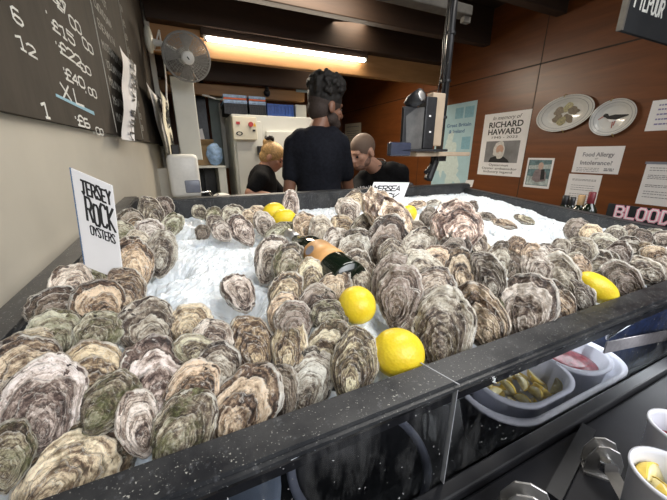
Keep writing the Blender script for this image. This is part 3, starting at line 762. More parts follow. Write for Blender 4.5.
def make_oyster(seed, elong):
    """two valves of a rock oyster; hinge at y=0, lip at y=1, returned in unit length"""
    rnd = random.Random(seed); sd = V((seed*7.3, seed*3.1, seed*1.7))
    NS, NU = 60, 96
    curl = rnd.uniform(-.16, .16); wmax = .5; ypk = rnd.uniform(.56, .70); frill = rnd.uniform(.025, .055)
    H1, H2 = rnd.uniform(.15, .22), rnd.uniform(.16, .24)
    N1 = rnd.uniform(4.2, 6.5); hpk = rnd.uniform(.05, .18)
    def outline(u, lower):
        f = 2*PI*u; y = .5-.5*math.cos(f)
        base = abs(math.sin(f))**.85
        w = wmax*base*(.60+.42*math.sin(PI*min(1, max(0, (y/ypk if y < ypk else 1-(y-ypk)*.55)*.5)))) * (1.0 if y > .12 else .92)
        nz = noise.noise(V((math.cos(f)*1.6, math.sin(f)*1.6, 0))+sd)*.11 + noise.noise(V((math.cos(f)*5, math.sin(f)*5, 1.3))+sd)*.05 + noise.noise(V((math.cos(f)*13, math.sin(f)*13, 2.3))+sd)*frill*.6
        k = 1+nz+(.03 if lower else 0)
        sx = 1 if f < PI else -1
        x = sx*w*k; y2 = .5+(y-.5)*k
        return x+curl*(y2*y2-.3)*1.0, y2
    def valve(sign, H):
        bm = B(); uvl = bm.loops.layers.uv.new('UVMap'); lam = bm.verts.layers.float.new('lam'); ter = bm.verts.layers.float.new('ter')
        cx_, cy_ = curl*(.04-.3), .20
        O = [outline(k/NU, sign < 0) for k in range(NU)]
        rows_ = []; uvs = {}
        for i in range(NS+1):
            s = (i/NS)**.92; row = []
            for k in range(NU):
                u = k/NU; f = 2*PI*u
                ox, oy = O[k]; rad = math.hypot(ox-cx_, oy-cy_)
                wob = noise.noise(V((math.cos(f)*1.3, math.sin(f)*1.3, s*1.4))+sd)*.85 + noise.noise(V((math.cos(f)*4.5, math.sin(f)*4.5, s*4))+sd)*.20
                t = s*N1*min(1, .55+rad)+wob
                ti = math.floor(t); fr = t-ti
                t2 = s*N1*4.3+wob*2.5+noise.noise(V((math.cos(f)*9, math.sin(f)*9, s*7))+sd)*.45; fr2 = t2-math.floor(t2)
                saw = fr**1.6                                      # rises to a shaggy edge, then drops
                x = cx_+(ox-cx_)*s; y = cy_+(oy-cy_)*s
                x += noise.noise(V((x*9, y*9, 3))+sd)*.012*s; y += noise.noise(V((x*9, y*9, 7))+sd)*.012*s
                dome = (1-s**2.3)**.75 if s < 1 else 0
                # highest some way towards the lip, falling to the beak
                dome *= .55+.45*math.sin(PI*min(1, max(0, y))**.8)
                amp = (.030+.060*abs(noise.noise(V((x*2.5, y*2.5, 11))+sd)))
                z = H*dome + (amp*(saw-.35) + .012*(fr2**2-.3))*min(1, s*3)*(1 if s < .97 else .6)
                z += .070*noise.noise(V((x*2.8, y*2.8, 0))+sd)*min(1, (1-s)*5+.25) + .022*noise.noise(V((x*8, y*8, 5))+sd) + .009*noise.noise(V((x*23, y*23, 9))+sd)
                fl = math.sin(f*rnd_k+seed)*.35+noise.noise(V((math.cos(f)*4, math.sin(f)*4, 21))+sd)*1.6
                z = sign*z + frill*fl*s**4
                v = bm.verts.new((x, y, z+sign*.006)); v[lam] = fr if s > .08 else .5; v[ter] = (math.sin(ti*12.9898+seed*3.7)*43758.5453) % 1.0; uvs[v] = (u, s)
                row.append(v)
            rows_.append(row)
        for i in range(NS):
            a_, c_ = rows_[i], rows_[i+1]
            for k in range(NU):
                q = (a_[k], c_[k], c_[(k+1) % NU], a_[(k+1) % NU])
                if sign < 0: q = q[::-1]
                try: fa = bm.faces.new(q)
                except ValueError: continue
                for lp in fa.loops:
                    uu, ss = uvs[lp.vert]
                    if k == NU-1 and uu < .5: uu += 1
                    lp[uvl].uv = (uu, ss)
        # inner side of the valve's lip so the shell has thickness
        last = rows_[-1]; inner = []
        for v in last:
            n = bm.verts.new((v.co.x*.94, .5+(v.co.y-.5)*.94, v.co.z-sign*.022)); n[lam] = .5; uvs[n] = (uvs[v][0], .9); inner.append(n)
        for k in range(NU):
            q = (last[k], inner[k], inner[(k+1) % NU], last[(k+1) % NU])
            if sign < 0: q = q[::-1]
            fa = bm.faces.new(q)
            for lp in fa.loops: lp[uvl].uv = uvs[lp.vert]
        fa = bm.faces.new(inner[::-1] if sign > 0 else inner)
        me = bpy.data.meshes.new('shell'); 
        bm.transform(Matrix.Translation((0, -.5, 0)))
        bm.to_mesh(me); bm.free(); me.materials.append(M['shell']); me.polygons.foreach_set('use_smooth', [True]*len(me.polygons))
        return me
    rnd_k = rnd.randint(5, 9)
    return valve(1, H1), valve(-1, H2)
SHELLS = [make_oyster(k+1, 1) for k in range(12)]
TINTS = {'g': ((.86, .84, .76), .12), 'p': ((1.02, .97, .93), .03), 't': ((1.02, .86, .65), .10), 'd': ((.50, .43, .38), .18), 'w': ((1.7, 1.48, 1.34), .0), 'm': ((.80, .80, .64), .75), 'y': ((1.10, 1.02, .78), .30)}
OY_POS = []; OY_ROWS = []
rnd = random.Random(11)
for i, line in enumerate(OYSTERS.strip().split('\n')):
    head, label = line.split('|'); q = head.split()
    OY_ROWS.append((float(q[0]), float(q[1]), float(q[2]), float(q[3]), float(q[4]), q[5], float(q[6]) if len(q) > 6 else None, label))
rnd = random.Random(11)
def pose(row, p, jit):
    """size, axes for an oyster whose centre sits at p"""
    px, py, L, W, A, st, tilt, label = row
    v = (CAM-p).normalized(); k = tilt if tilt is not None else (.10 if p.y < .36 else .30)
    n = (v*(1-k)+Z*k).normalized(); n = (n + RT*jit[0] + UP*jit[1]).normalized()
    a = R(A+jit[2]); t2 = RT*math.cos(a)+UP*math.sin(a)
    t3 = t2 - v*(t2.dot(n)/v.dot(n)); stretch = min(1.35, t3.length); t3.normalize()
    mm = depth(p)/F
    return L*mm*stretch*(1.17 if L > 27 else 1.06), W*mm*1.02, n, t3, mm
Z = V((0, 0, 1))
placed = []
order = sorted(range(len(OY_ROWS)), key=lambda i: -(OY_ROWS[i][1]+OY_ROWS[i][2]*.15))
pos = {}
for i in order:
    row = OY_ROWS[i]; px, py, L, W, A, st, tilt, label = row
    jit = (rnd.uniform(-.28, .28), rnd.uniform(-.14, .14), rnd.uniform(-5, 5))
    p = hit(px, py, .012 if tilt and tilt > .5 else (.050 if tilt else .020)); d0 = (p-CAM).length
    for _ in range(14):                       # keep the hinge end behind the front rail
        Lw, Ww, n, t3, mm = pose(row, p, jit)
        if (p-t3*Lw*.52+n*.006).y > YF1+.008 or tilt: break
        p = CAM+(p-CAM)*1.02
    d = (p-CAM).length
    if not tilt:
        for (qx, qy, qs, qd) in placed:       # shells lower down the heap lie on those behind them
            if math.hypot(px-qx, py-qy) < .42*(qs+(L+W)/2): d = max(d, min(qd+(.017 if py > 300 else .007), d0*(1.36 if py > 335 else 1.15)))
    p = CAM+(p-CAM)*(d/(p-CAM).length)
    placed.append((px, py, (L+W)/2, d)); pos[i] = (p, jit)
for i, row in enumerate(OY_ROWS):
    px, py, L, W, A, st, tilt, label = row; p, jit = pos[i]
    Lw, Ww, n, t3, mm = pose(row, p, jit); p = p-t3*L*mm*.05
    xax = t3.cross(n); idx = (i*5+3) % len(SHELLS); flip = -1 if (i*7) % 3 == 0 else 1
    # each copy carries its own two valves
    o = bpy.data.objects.new('oyster', None); C.objects.link(o); o.empty_display_size = .02
    Rm = Matrix((xax, t3, n)).transposed().to_4x4(); Rm.translation = p
    tag(o, label, 'oyster', 'rock oysters in the tray')
    o.matrix_world = Rm
    tint, alg = TINTS[st]; j = rnd.uniform(.88, 1.08)
    col = (tint[0]*j*rnd.uniform(.96, 1.04), tint[1]*j, tint[2]*j*rnd.uniform(.94, 1.06), alg)
    for nm, me in (('upper_shell', SHELLS[idx][0]), ('lower_shell', SHELLS[idx][1])):
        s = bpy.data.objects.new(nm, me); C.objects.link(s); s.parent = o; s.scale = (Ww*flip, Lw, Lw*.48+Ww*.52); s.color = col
    OY_POS.append((p.x, p.y, max(.018, (Lw+Ww)*.25)))
def sink(x, y):
    s = 0
    for (qx, qy, rr) in OY_POS:
        d2 = ((x-qx)**2+(y-qy)**2)/(rr*rr)
        if d2 < 4: s = max(s, math.exp(-d2*.9))
    return s
b = B()
NX, NY = 300, 230
grid = []
for j in range(NY+1):
    y = YF1+.002+(YRR-YF1-.004)*(j/NY); row = []
    x0, x1 = lwx(y)+.060, XRR-.006
    for i in range(NX+1):
        x = x0+(x1-x0)*i/NX
        z = pile(x, y)-.012-.06*sink(x, y)-.07*gss(x, y, 1.50, .70, .26, .36)-.040*gss(x, y, .3, 1.46, .9, .20)-.018*gss(x, y, 1.45, 1.2, .35, .35)-.05*math.exp(-((y-YF1)/.06)**2)
        z += .010*noise.noise(V((x*14, y*14, 0)))+.006*noise.noise(V((x*38, y*38, 2)))+.0045*noise.noise(V((x*85, y*85, 4)))+.003*noise.noise(V((x*170, y*170, 8)))
        row.append(b.verts.new((x, y, z)))
    grid.append(row)
for j in range(NY):
    for i in range(NX): b.faces.new((grid[j][i], grid[j][i+1], grid[j+1][i+1], grid[j+1][i]))
tag(obj('crushed_ice', b, M['ice'], None, False), 'bed of white crushed ice filling the oyster counter', 'ice', None, 'stuff')

# ------------------------------------------------------------------ lemons
def lemon(px, py, r_px, label, az, ratio=1.22, lift=.022, dvec=None):
    p = hit(px, py, lift)
    while p.y-r_px*depth(p)/F*.95 < YF1+.002: p = CAM+(p-CAM)*1.01
    r = r_px*depth(p)/F
    t = bpy.data.meshes.new('lemon'); b = B()
    d = (dvec or V((math.cos(az), math.sin(az), .15))).normalized(); Mx = frame_from(d).to_4x4(); Mx.translation = p
    L = r*ratio; prof = []
    for k in range(25):
        a_ = PI*k/24; z = -math.cos(a_)*L; rr = math.sin(a_)**.92*r
        if k > 20: rr = max(rr, 0); z += (k-20)*.02*L
        if k == 24: rr = 0
        if k == 0: rr = 0
        prof.append((rr, z))
    lathe(b, prof, Mx, 36)
    for v in b.verts: v.co += (v.co-p).normalized()*noise.noise(v.co*60)*r*.02
    o = obj('lemon', b, M['lemon'], None, True)
    return tag(o, label, 'lemon', 'whole lemons among the oysters')
lemon(398, 353, 24.2, 'largest lemon, resting against the front rim', R(150), 1.06, .03)
lemon(357, 305, 18.6, 'lemon standing among oysters just behind the largest one', R(80), 1.05, .024)
lemon(274, 212, 9.3, 'further of two small lemons near the back rim', R(10))
lemon(284, 219, 10.0, 'nearer of two small lemons near the back rim, partly under shells', R(-20))
lemon(597, 288, 12.5, 'long lemon lying against the right part of the front rim', 0, 1.75, .016, RT*math.cos(R(-36))+UP*math.sin(R(-36)))
lemon(408, 214, 8.5, 'lemon half buried behind the giant pinkish oyster', R(30), lift=.012)
lemon(325, 243, 6, 'lemon barely showing beside the bottle shoulder', R(30))
lemon(523, 258, 4.6, 'lemon peeping out beside the narrow dark oyster', R(30), lift=-.03)

# ------------------------------------------------------------------ wine bottle in the ice
pa = hit(289, 234, .024); pb = hit(344, 277, .016)
d = (pb-pa); Lb = d.length; d.normalize()
t = thing('wine_bottle', 'dark green bottle with an orange label lying among the oysters', 'bottle', pa)
Mx = frame_from(d).to_4x4(); Mx.translation = pa
rb = 17.5*depth(hit(330, 265))/F
b = B(); lathe(b, [(0, Lb*.02), (rb*.36, Lb*.02), (rb*.38, Lb*.10), (rb*.42, Lb*.24), (rb*.62, Lb*.33), (rb*.88, Lb*.42), (rb, Lb*.52), (rb, Lb*1.05), (rb*.95, Lb*1.08), (0, Lb*1.06)], Mx, 36); obj('bottle_glass', b, M['bottle'], t, True)
b = B(); lathe(b, [(0, 0), (rb*.40, 0), (rb*.41, Lb*.03), (rb*.42, Lb*.20), (rb*.405, Lb*.20), (rb*.39, 0.01)], Mx, 30); obj('foil_capsule', b, M['steel'], t, True)
b = B(); lathe(b, [(rb*1.005, Lb*.60), (rb*1.012, Lb*.60), (rb*1.012, Lb*.88), (rb*1.005, Lb*.88)], Mx, 40)
obj('orange_label', b, M['label_orange'], t, True)
b = B(); vdir = (CAM-pa).normalized(); side = d.cross(vdir).normalized(); nn = side.cross(d).normalized()
if nn.dot(vdir) < 0: nn = -nn
c0 = pa+d*(Lb*.68)+nn*(rb*1.016)
plate_poly(b, [c0+side*.3*rb*math.cos(a)+d*.07*Lb*math.sin(a)*.6 for a in [k*PI/6 for k in range(12)]], -nn*.0006); obj('label_crest', b, M['ink_grey'], t)

# ------------------------------------------------------------------ signs standing in the oysters
def sign(pc, ux, uy, n, w, h, name, label, m, edge, lean=0):
    t = thing(name, label, 'sign', pc)
    b = B(); P = [pc-ux*w/2, pc+ux*w/2, pc+ux*w/2+uy*h, pc-ux*w/2+uy*h]; plate_poly(b, P, -n*.003); obj('sign_panel', b, m, t)
    return t
# tall white sign at the left
A0 = on_left(71, 168); 
yS = .64
TL = on_y(70.5, 168, .63); TR = on_y(111.5, 185.5, .605); DN = on_y(84.5, 262, .62)-TL
ux = TR-TL; wS = ux.length; ux.normalize(); hS = DN.length; uy = -DN.normalized(); n = ux.cross(uy).normalized(); n = n if n.y < 0 else -n
t = thing('rock_oyster_sign', 'tall white hand lettered JERSEY ROCK OYSTERS sign at the left rim', 'sign', TL+DN*1.05)
b = B(); plate_poly(b, [TL, TL+ux*wS, TL+ux*wS+DN*1.05, TL+DN*1.05], -n*.003); obj('sign_panel', b, M['paper'], t)
b = B()
def sgn(text, x, zf, h, w, span, sd): strokes(b, text, TL+ux*(wS*x)+DN*zf, ux, uy, n, h, w, .05, .16, sd, wS*span/(len(text)*h)-.096)
sgn('JERSEY', .22, .215, hS*.135, .15, .74, 1)
sgn('ROCK', .26, .50, hS*.235, .10, .74, 2)
sgn('OYSTERS', .30, .635, hS*.095, .13, .64, 3)
obj('lettering', b, M['ink'], t)
b = B(); plate_poly(b, [TL-ux*.002, TL+ux*.0005, TL+ux*.0005+DN*1.05, TL-ux*.002+DN*1.05], -n*.0035); obj('edge_strip', b, M['ink_blue'], t)
# second sign behind the giant oyster
yM = 1.16
TLm = on_y(374, 182, yM); TRm = on_y(409.5, 182.5, yM); BRm = on_y(394, 212, yM)
ux2 = (TRm-TLm).normalized(); uy2 = V((-.25, .25, 1)).normalized(); uy2 = (uy2-ux2*uy2.dot(ux2)).normalized()
n2 = ux2.cross(uy2); w2_ = (TRm-TLm).length
shear = V((-.030, 0, 0))
t = thing('rock_oyster_sign', 'slanted white MERSEA ROCK OYSTERS sign behind the giant oyster', 'sign', TLm+V((0, 0, -.16)))
dn = (on_y(362, 215, yM)-TLm)
b = B(); plate_poly(b, [TLm, TRm, TRm+dn, TLm+dn], -n2*.003); obj('sign_panel', b, M['paper'], t)
b = B(); up2 = (-dn).normalized(); hh = dn.length
strokes(b, 'MERSEA', TLm+ux2*w2_*.06+dn*.26, ux2, up2, n2,   .022, .22, .06, .16, 5, (w2_*.86)/(6*.022)*.78)
strokes(b, 'ROCK', TLm+ux2*w2_*.14+dn*.60, ux2, up2, n2,   .037, .15, .06, .35, 6, (w2_*.70)/(4*.037)*.78)
strokes(b, 'OYSTERS', TLm+ux2*w2_*.12+dn*.85, ux2, up2, n2, .021, .2, .06, .35, 7, (w2_*.78)/(7*.021)*.76)
obj('lettering', b, M['ink'], t)
# black sign with pink letters beyond the right rim
yB0 = on_x(616, 205, 1.74)
bs0 = on_x(608, 206, 1.74); bs1 = on_x(667, 206, 1.74); bs1.y -= .12
z1 = bs0.z+.012
t = thing('drink_sign', 'black sign with pink outlined BLOOD lettering beyond the right rim', 'sign', (1.74, bs0.y-.2, z1-.16))
b = B(); box(b, (1.74, bs1.y, z1-.16), (1.752, bs0.y, z1)); obj('sign_panel', b, M['slate'], t)
o = on_x(614.5, 216.5, 1.74); lh = on_x(620, 206, 1.74).z-on_x(618, 217, 1.74).z
uxr, uyr, nr = V((0, -1, 0)), V((0, 0, 1)), V((-1, 0, 0))
wtot = (o.y-on_x(667, 214, 1.74).y)
b = B(); strokes(b, 'BLOOD', o+V((0, 0, 0)), uxr, uyr, nr, lh, .24, .03, .4, 4, wtot/(5*lh)*.80); obj('pink_lettering', b, M['pink'], t)
b = B(); strokes(b, 'BLOOD', o, uxr, uyr, nr, lh, .085, .03, .4, 4, wtot/(5*lh)*.80, .0012); obj('pale_lettering', b, M['paper'], t)
# side shelf carrying the bottles and the black sign
zsh = z1-.16
b = B(); box(b, (1.64, .25, zsh-.03), (2.0, 1.45, zsh), bev=.004); box(b, (1.68, .30, 0), (1.72, .34, zsh-.03)); box(b, (1.68, 1.36, 0), (1.72, 1.40, zsh-.03)); box(b, (1.94, .30, 0), (1.98, .34, zsh-.03)); box(b, (1.94, 1.36, 0), (1.98, 1.40, zsh-.03))
tag(obj('side_shelf', b, M['black_plastic']), 'dark side shelf beyond the right rim carrying bottles and the black sign', 'shelf')
def standing_bottle(px, ptop, foil, label, h=.30, x=1.80):
    p = on_x(px, ptop, x); base = V((p.x, p.y, zsh)); h = p.z-zsh; r = .036
    t = thing('wine_bottle', label, 'bottle', base, 'bottles on the side shelf')
    Mx = Matrix.Translation(base)
    b = B(); lathe(b, [(0, 0), (r, 0), (r, h*.52), (r*.85, h*.60), (r*.42, h*.72), (r*.38, h*.97), (0, h*.97)], Mx, 24); obj('bottle_glass', b, M['bottle'], t, True)
    b = B(); lathe(b, [(0, h*.965), (r*.40, h*.965) if False else (r*.41, h*.70), (r*.43, h*.72), (r*.43, h*.985), (r*.36, h), (0, h)], Mx, 20); obj('foil_capsule', b, foil, t, True)
    return t
standing_bottle(566.5, 195.5, M['black_plastic'], 'black capped bottle, first from the left beyond the right rim')
standing_bottle(573, 197, M['black_metal'], 'black capped bottle, second from the left beyond the right rim', x=1.88)
tb = standing_bottle(582.5, 195, M['card'], 'green bottle with a gold foil top beyond the right rim')
standing_bottle(593, 192, M['red_foil'], 'dark bottle with a red foil top beyond the right rim')

# ================================================================== RIGHT WALL
XW = XR-.0017
def wall_rect(name, c, label, cat, m, group=None, cname=None):
    """c: pixel corners tl, tr, br, bl on the right wall; straightened to an upright rectangle"""
    P = [on_x(x, y, XW) for x, y in c]
    yl = (P[0].y+P[3].y)/2; yr = (P[1].y+P[2].y)/2; zt_ = (P[0].z+P[1].z)/2; zb_ = (P[2].z+P[3].z)/2
    t = thing(name, label, cat, (XW, (yl+yr)/2, zb_), group)
    b = B(); plate_poly(b, [V((XW, yl, zt_)), V((XW, yr, zt_)), V((XW, yr, zb_)), V((XW, yl, zb_))], V((.0015, 0, 0))); obj(cname or 'paper_sheet', b, m, t)
    W, H = yl-yr, zt_-zb_
    def P2(u, v): return V((XW, yl-u*W, zt_-v*H))
    return t, P2, W, H
def wtext(t, P2, W, H, lines, m, name='printing'):
    ms = []
    for (s, u, v, size, bold, shear, wid) in lines:
        ms.append(print_text(s, P2(u, v), uxr, uyr, nr, size*H, bold, shear, 'LEFT', wid*W if wid else None))
    return obj(name, merge(ms), m, t)
def gibber(b, P2, W, H, rows, seed, u0=.1, u1=.9, hgt=.012):
    """rows of small print too small to read: short dashes"""
    rnd = random.Random(seed)
    for v in rows:
        u = u0
        while u < u1:
            l = rnd.uniform(.03, .09); e = min(u+l, u1)
            plate_poly(b, [P2(u, v)+nr*.0008, P2(e, v)+nr*.0008, P2(e, v+hgt)+nr*.0008, P2(u, v+hgt)+nr*.0008], V((.0006, 0, 0)))
            u = e+.018
def poly(b, P2, pts, lift=.0008): plate_poly(b, [P2(u, v)+nr*lift for u, v in pts], V((lift*.8, 0, 0)))
def ellp(cu, cv, ru, rv, n=20, rot=0, wob=0, seed=0):
    out = []
    for k in range(n):
        a = 2*PI*k/n; q = 1+wob*noise.noise(V((math.cos(a)*1.5, math.sin(a)*1.5, seed)))
        x, y = ru*q*math.cos(a), rv*q*math.sin(a)
        out.append((cu+x*math.cos(rot)-y*math.sin(rot), cv+x*math.sin(rot)+y*math.cos(rot)))
    return out
# map
t, P2, W, H = wall_rect('wall_map', [(450, 104), (478, 101), (466, 188), (421, 187)], 'pale blue map of Great Britain and Ireland pinned to the wooden wall', 'map', M['paper_blue'])
wtext(t, P2, W, H, [('Great Britain', .30, .26, .055, .02, 0, .62), ('& Ireland', .38, .33, .055, .02, 0, .40)], M['ink_blue'])
b = B()
for (cu, cv, ru, rv, sd) in ((.50, .62, .14, .20, 1), (.58, .82, .20, .12, 2), (.42, .45, .10, .10, 3), (.24, .72, .11, .13, 4), (.62, .70, .10, .10, 5)): poly(b, P2, ellp(cu, cv, ru, rv, 36, .2, .9, sd), .0006+.0001*sd)
obj('land_print', b, M['land'], t)
b = B()
for (u0, v0, u1, v1) in ((.50, .05, .70, .17), (.74, .05, .95, .17), (.74, .38, .95, .52)): poly(b, P2, [(u0, v0), (u1, v0), (u1, v1), (u0, v1)])
obj('inset_print', b, plain('map_inset', (.22, .42, .52), .6), t)
b = B(); plate_poly(b, [on_x(466, 180, XW-.0012), on_x(474, 180, XW-.0012), on_x(472, 187, XW-.0012), on_x(464, 187, XW-.0012)], V((.001, 0, 0)))
tag(obj('paper_scrap', b, M['paper']), 'small white paper scrap at the lower right corner of the blue map', 'paper')
# memorial poster
t, P2, W, H = wall_rect('memorial_poster', [(487, 113), (533.5, 110.5), (519, 176), (475.5, 175)], 'white memorial poster with bold black name and a portrait, beside the blue map', 'poster', M['paper'])
wtext(t, P2, W, H, [('In memory of', .20, .105, .085, .0, .25, .62), ('1945 - 2023', .22, .40, .055, 0, 0, .56), ('Oysterman', .26, .845, .055, .0, 0, .44), ('Oyster ambassador', .10, .90, .052, .0, 0, .80), ('Industry legend', .15, .955, .052, .0, 0, .66)], M['ink'], 'small_printing')
wtext(t, P2, W, H, [('RICHARD', .13, .225, .125, .022, 0, .74), ('HAWARD', .13, .335, .125, .022, 0, .72)], M['ink'], 'bold_printing')
b = B(); poly(b, P2, [(.13, .44), (.88, .44), (.88, .785), (.13, .785)]); obj('portrait_print', b, plain('photo_grey', (.22, .22, .23), .5, var=.3, scale=6), t)
b = B(); poly(b, P2, [(.24, .785), (.28, .71), (.40, .68), (.58, .69), (.68, .74), (.72, .785)], .0012); obj('coat_print', b, M['ink'], t)
b = B(); poly(b, P2, ellp(.45, .585, .135, .125, 24, 0, .3, 3), .0015); obj('hair_print', b, plain('white_hair_print', (.62, .60, .58), .6, var=.2, scale=40), t)
b = B(); poly(b, P2, ellp(.47, .575, .085, .075, 20), .0018); obj('face_print', b, plain('face_print', (.52, .33, .25), .6, var=.15, scale=30), t)
b = B(); poly(b, P2, ellp(.48, .665, .085, .055, 20, 0, .4, 5), .002); obj('beard_print', b, plain('beard_print', (.60, .57, .54), .6, var=.2, scale=40), t)
# small photo
t, P2, W, H = wall_rect('photo_print', [(528, 158), (554.5, 158), (549, 188), (523, 187.5)], 'small photo of a person in a dark apron, right of the memorial poster', 'photo', M['paper'])
b = B(); poly(b, P2, [(.07, .06), (.93, .06), (.93, .92), (.07, .92)]); obj('picture_print', b, plain('photo_teal', (.12, .20, .22), .5, var=.5, scale=24), t)
b = B(); poly(b, P2, [(.10, .25), (.92, .2), (.92, .34), (.10, .38)], .0010); poly(b, P2, [(.1, .60), (.92, .68), (.92, .90), (.1, .90)], .0010); obj('stall_print', b, plain('photo_pale', (.40, .46, .46), .5, var=.5, scale=40), t)
b = B(); poly(b, P2, [(.28, .72), (.36, .42), (.48, .36), (.66, .36), (.80, .48), (.82, .74), (.5, .82)], .0014); obj('person_print', b, plain('photo_shirt', (.22, .18, .19), .5, var=.3, scale=40), t)
b = B(); poly(b, P2, [(.60, .38), (.72, .36), (.78, .70), (.62, .72)], .0017); obj('apron_print', b, M['ink'], t)
b = B(); poly(b, P2, ellp(.56, .26, .10, .12, 18), .0017); obj('face_print', b, plain('photo_face', (.50, .36, .30), .5), t)
# notices
t, P2, W, H = wall_rect('allergy_notice', [(577, 147.5), (626, 145), (618, 173), (571, 173.5)], 'white Food Allergy or Intolerance notice under the two plates', 'notice', M['paper'])
wtext(t, P2, W, H, [('Food Allergy', .17, .37, .22, .016, 0, .66), ('or', .46, .48, .12, 0, 0, None), ('Intolerance?', .15, .68, .22, .016, 0, .68)], M['ink_grey'])
b = B(); gibber(b, P2, W, H, (.80, .86, .92), 1, .1, .6, .02); gibber(b, P2, W, H, (.80, .86), 5, .70, .9, .04); obj('small_print', b, M['ink_grey'], t)
t, P2, W, H = wall_rect('notice_sheet', [(569.5, 174.5), (603, 174.5), (593, 211), (561, 209)], 'white typed sheet below the allergy notice, behind the bottles', 'notice', M['paper'])
b = B(); gibber(b, P2, W, H, (.13, .16, .30, .36, .42, .54, .60, .66, .72), 2, .14, .86, .014); obj('small_print', b, M['ink_grey'], t)
t, P2, W, H = wall_rect('certificate_sheet', [(647, 164.5), (690, 164.5), (676, 206), (634, 205)], 'white form above the black sign at the right edge', 'notice', M['paper'])
b = B(); gibber(b, P2, W, H, (.08, .14, .26, .30, .34, .50, .54, .66, .72, .80), 3, .12, .9, .016); obj('small_print', b, M['ink_grey'], t)
b = B(); poly(b, P2, [(.0-.04, -.06), (.5, -.06), (.5, .0), (-.04, .0)], .002); obj('clear_tape', b, M['grey_plastic'], t)
t, P2, W, H = wall_rect('opening_sheet', [(654, 98.5), (700, 98), (690, 131), (644.5, 129.5)], 'white typed sheet right of the bird plate, cut by the right edge', 'notice', M['paper'])
b = B(); gibber(b, P2, W, H, (.14, .28, .44, .60, .76), 4, .18, .9, .05); obj('small_print', b, plain('ink_violet', (.25, .22, .42), .6), t)
# cream page behind the bald man
t = thing('recipe_page', 'cream page pinned on the wall behind the bald man', 'paper', on_x(352, 150, XW))
P = [on_x(x, y, XW) for x, y in ((345, 124), (361, 122.5), (361, 160), (345, 160))]
b = B(); plate_poly(b, P, V((.0015, 0, 0))); obj('paper_sheet', b, M['paper_cream'], t)
def P2(u, v): return P[0].lerp(P[1], u).lerp(P[3].lerp(P[2], u), v)
b = B(); gibber(b, P2, 1, 1, (.08, .2, .26, .32, .38, .5, .56), 8, .12, .88, .018); obj('small_print', b, M['ink_grey'], t)

# plates
def wplate(cpx, cpy, wpx, hpx, rot, name, label):
    c = on_x(cpx, cpy, XW); yl = on_x(cpx-wpx/2, cpy, XW).y; yr = on_x(cpx+wpx/2, cpy, XW).y
    a = (yl-yr)/2; h = (on_x(cpx, cpy-hpx/2, XW).z-on_x(cpx, cpy+hpx/2, XW).z)/2
    c = V((XW, (yl+yr)/2, c.z))
    Mx = Matrix((uxr, uyr, nr)).transposed().to_4x4(); Mx.translation = c; Mx = Mx @ Matrix.Rotation(rot, 4, 'Z')
    t = thing(name, label, 'plate', c, 'painted plates on the wall')
    b = B(); lathe(b, [(0, .002), (.62, .002), (.66, .006), (.70, .012), (.98, .021), (1.0, .023), (1.0, .020), (.70, .008), (.64, .0), (0, .0)], Mx @ Matrix.Diagonal((a, h, 1, 1)), 56); obj('plate_body', b, M['plate'], t, True)
    b = B(); lathe(b, [(.80, .0165), (.815, .0172), (.815, .0162)], Mx @ Matrix.Diagonal((a, h, 1, 1)), 56); lathe(b, [(.93, .0205), (.945, .0212), (.945, .0202)], Mx @ Matrix.Diagonal((a, h, 1, 1)), 56); obj('rim_line', b, M['ink_grey'], t)
    def Q(u, v, l=.004): return Mx @ V((u*a, v*h, l))
    # wire hanger
    b = B()
    for dy in (1, -1):
        tube(b, [Q(0, dy*1.10, .004), Q(0, dy*1.02, .012), Q(0, dy*.96, .024)], .004, 8)
    obj('plate_hanger', b, M['gold'], t)
    return t, Q
M['plate'] = plain('glazed_plate', (.68, .68, .66), .15, var=.03)
t, Q = wplate(567, 113.5, 56, 35, R(8), 'oval_platter', 'oval white platter painted with six oysters on the wooden wall')
b = B(); b2 = B(); k = 0
for (u, v, rot) in ((-.18, .22, .3), (.12, .33, .8), (.30, .05, -.5), (-.25, -.18, .4), (.12, -.30, -.9), (-.10, -.42, .9)):
    pts = ellp(0, 0, .20, .14, 18, rot, .4, k)
    plate_poly(b if k in (0, 2, 3, 4) else b2, [Q(u+x, v+y*1.5, .0050+.0002*k) for x, y in pts], Q(0, 0, 0)-Q(0, 0, .0015)); k += 1
obj('oyster_painting', b, plain('paint_brown', (.13, .095, .055), .4, var=.6, scale=90), t); obj('oyster_painting', b2, plain('paint_olive', (.30, .27, .13), .4, var=.6, scale=90), t)
t, Q = wplate(614.5, 117.5, 46, 36, R(14), 'bird_plate', 'round white plate painted with a black wading bird')
def art(pts, l): 
    return [Q(u, v, l) for u, v in pts]
b = B(); th = Q(0, 0, 0)-Q(0, 0, .0015)
plate_poly(b, art([(-.40, .30), (-.30, .36), (-.20, .30), (-.16, .16), (.10, .14), (.40, .02), (.62, -.06), (.66, -.12), (.35, -.14), (.10, -.16), (-.10, -.06), (-.24, .02), (-.32, .14), (-.42, .22)], .005), th)
obj('bird_painting', b, M['ink'], t)
b = B(); plate_poly(b, art([(-.24, .02), (-.10, -.06), (.10, -.16), (.20, -.20), (.0, -.26), (-.18, -.16)], .0046), th); obj('belly_painting', b, M['paper'], t)
b = B(); plate_poly(b, art([(-.41, .24), (-.72, .10), (-.72, .07), (-.41, .19)], .005), th)
plate_poly(b, art([(-.04, -.22), (-.10, -.58), (-.07, -.58), (-.01, -.22)], .005), th); plate_poly(b, art([(.06, -.22), (-.02, -.46), (.01, -.46), (.10, -.22)], .005), th); obj('beak_painting', b, plain('paint_red', (.45, .10, .07), .4), t)

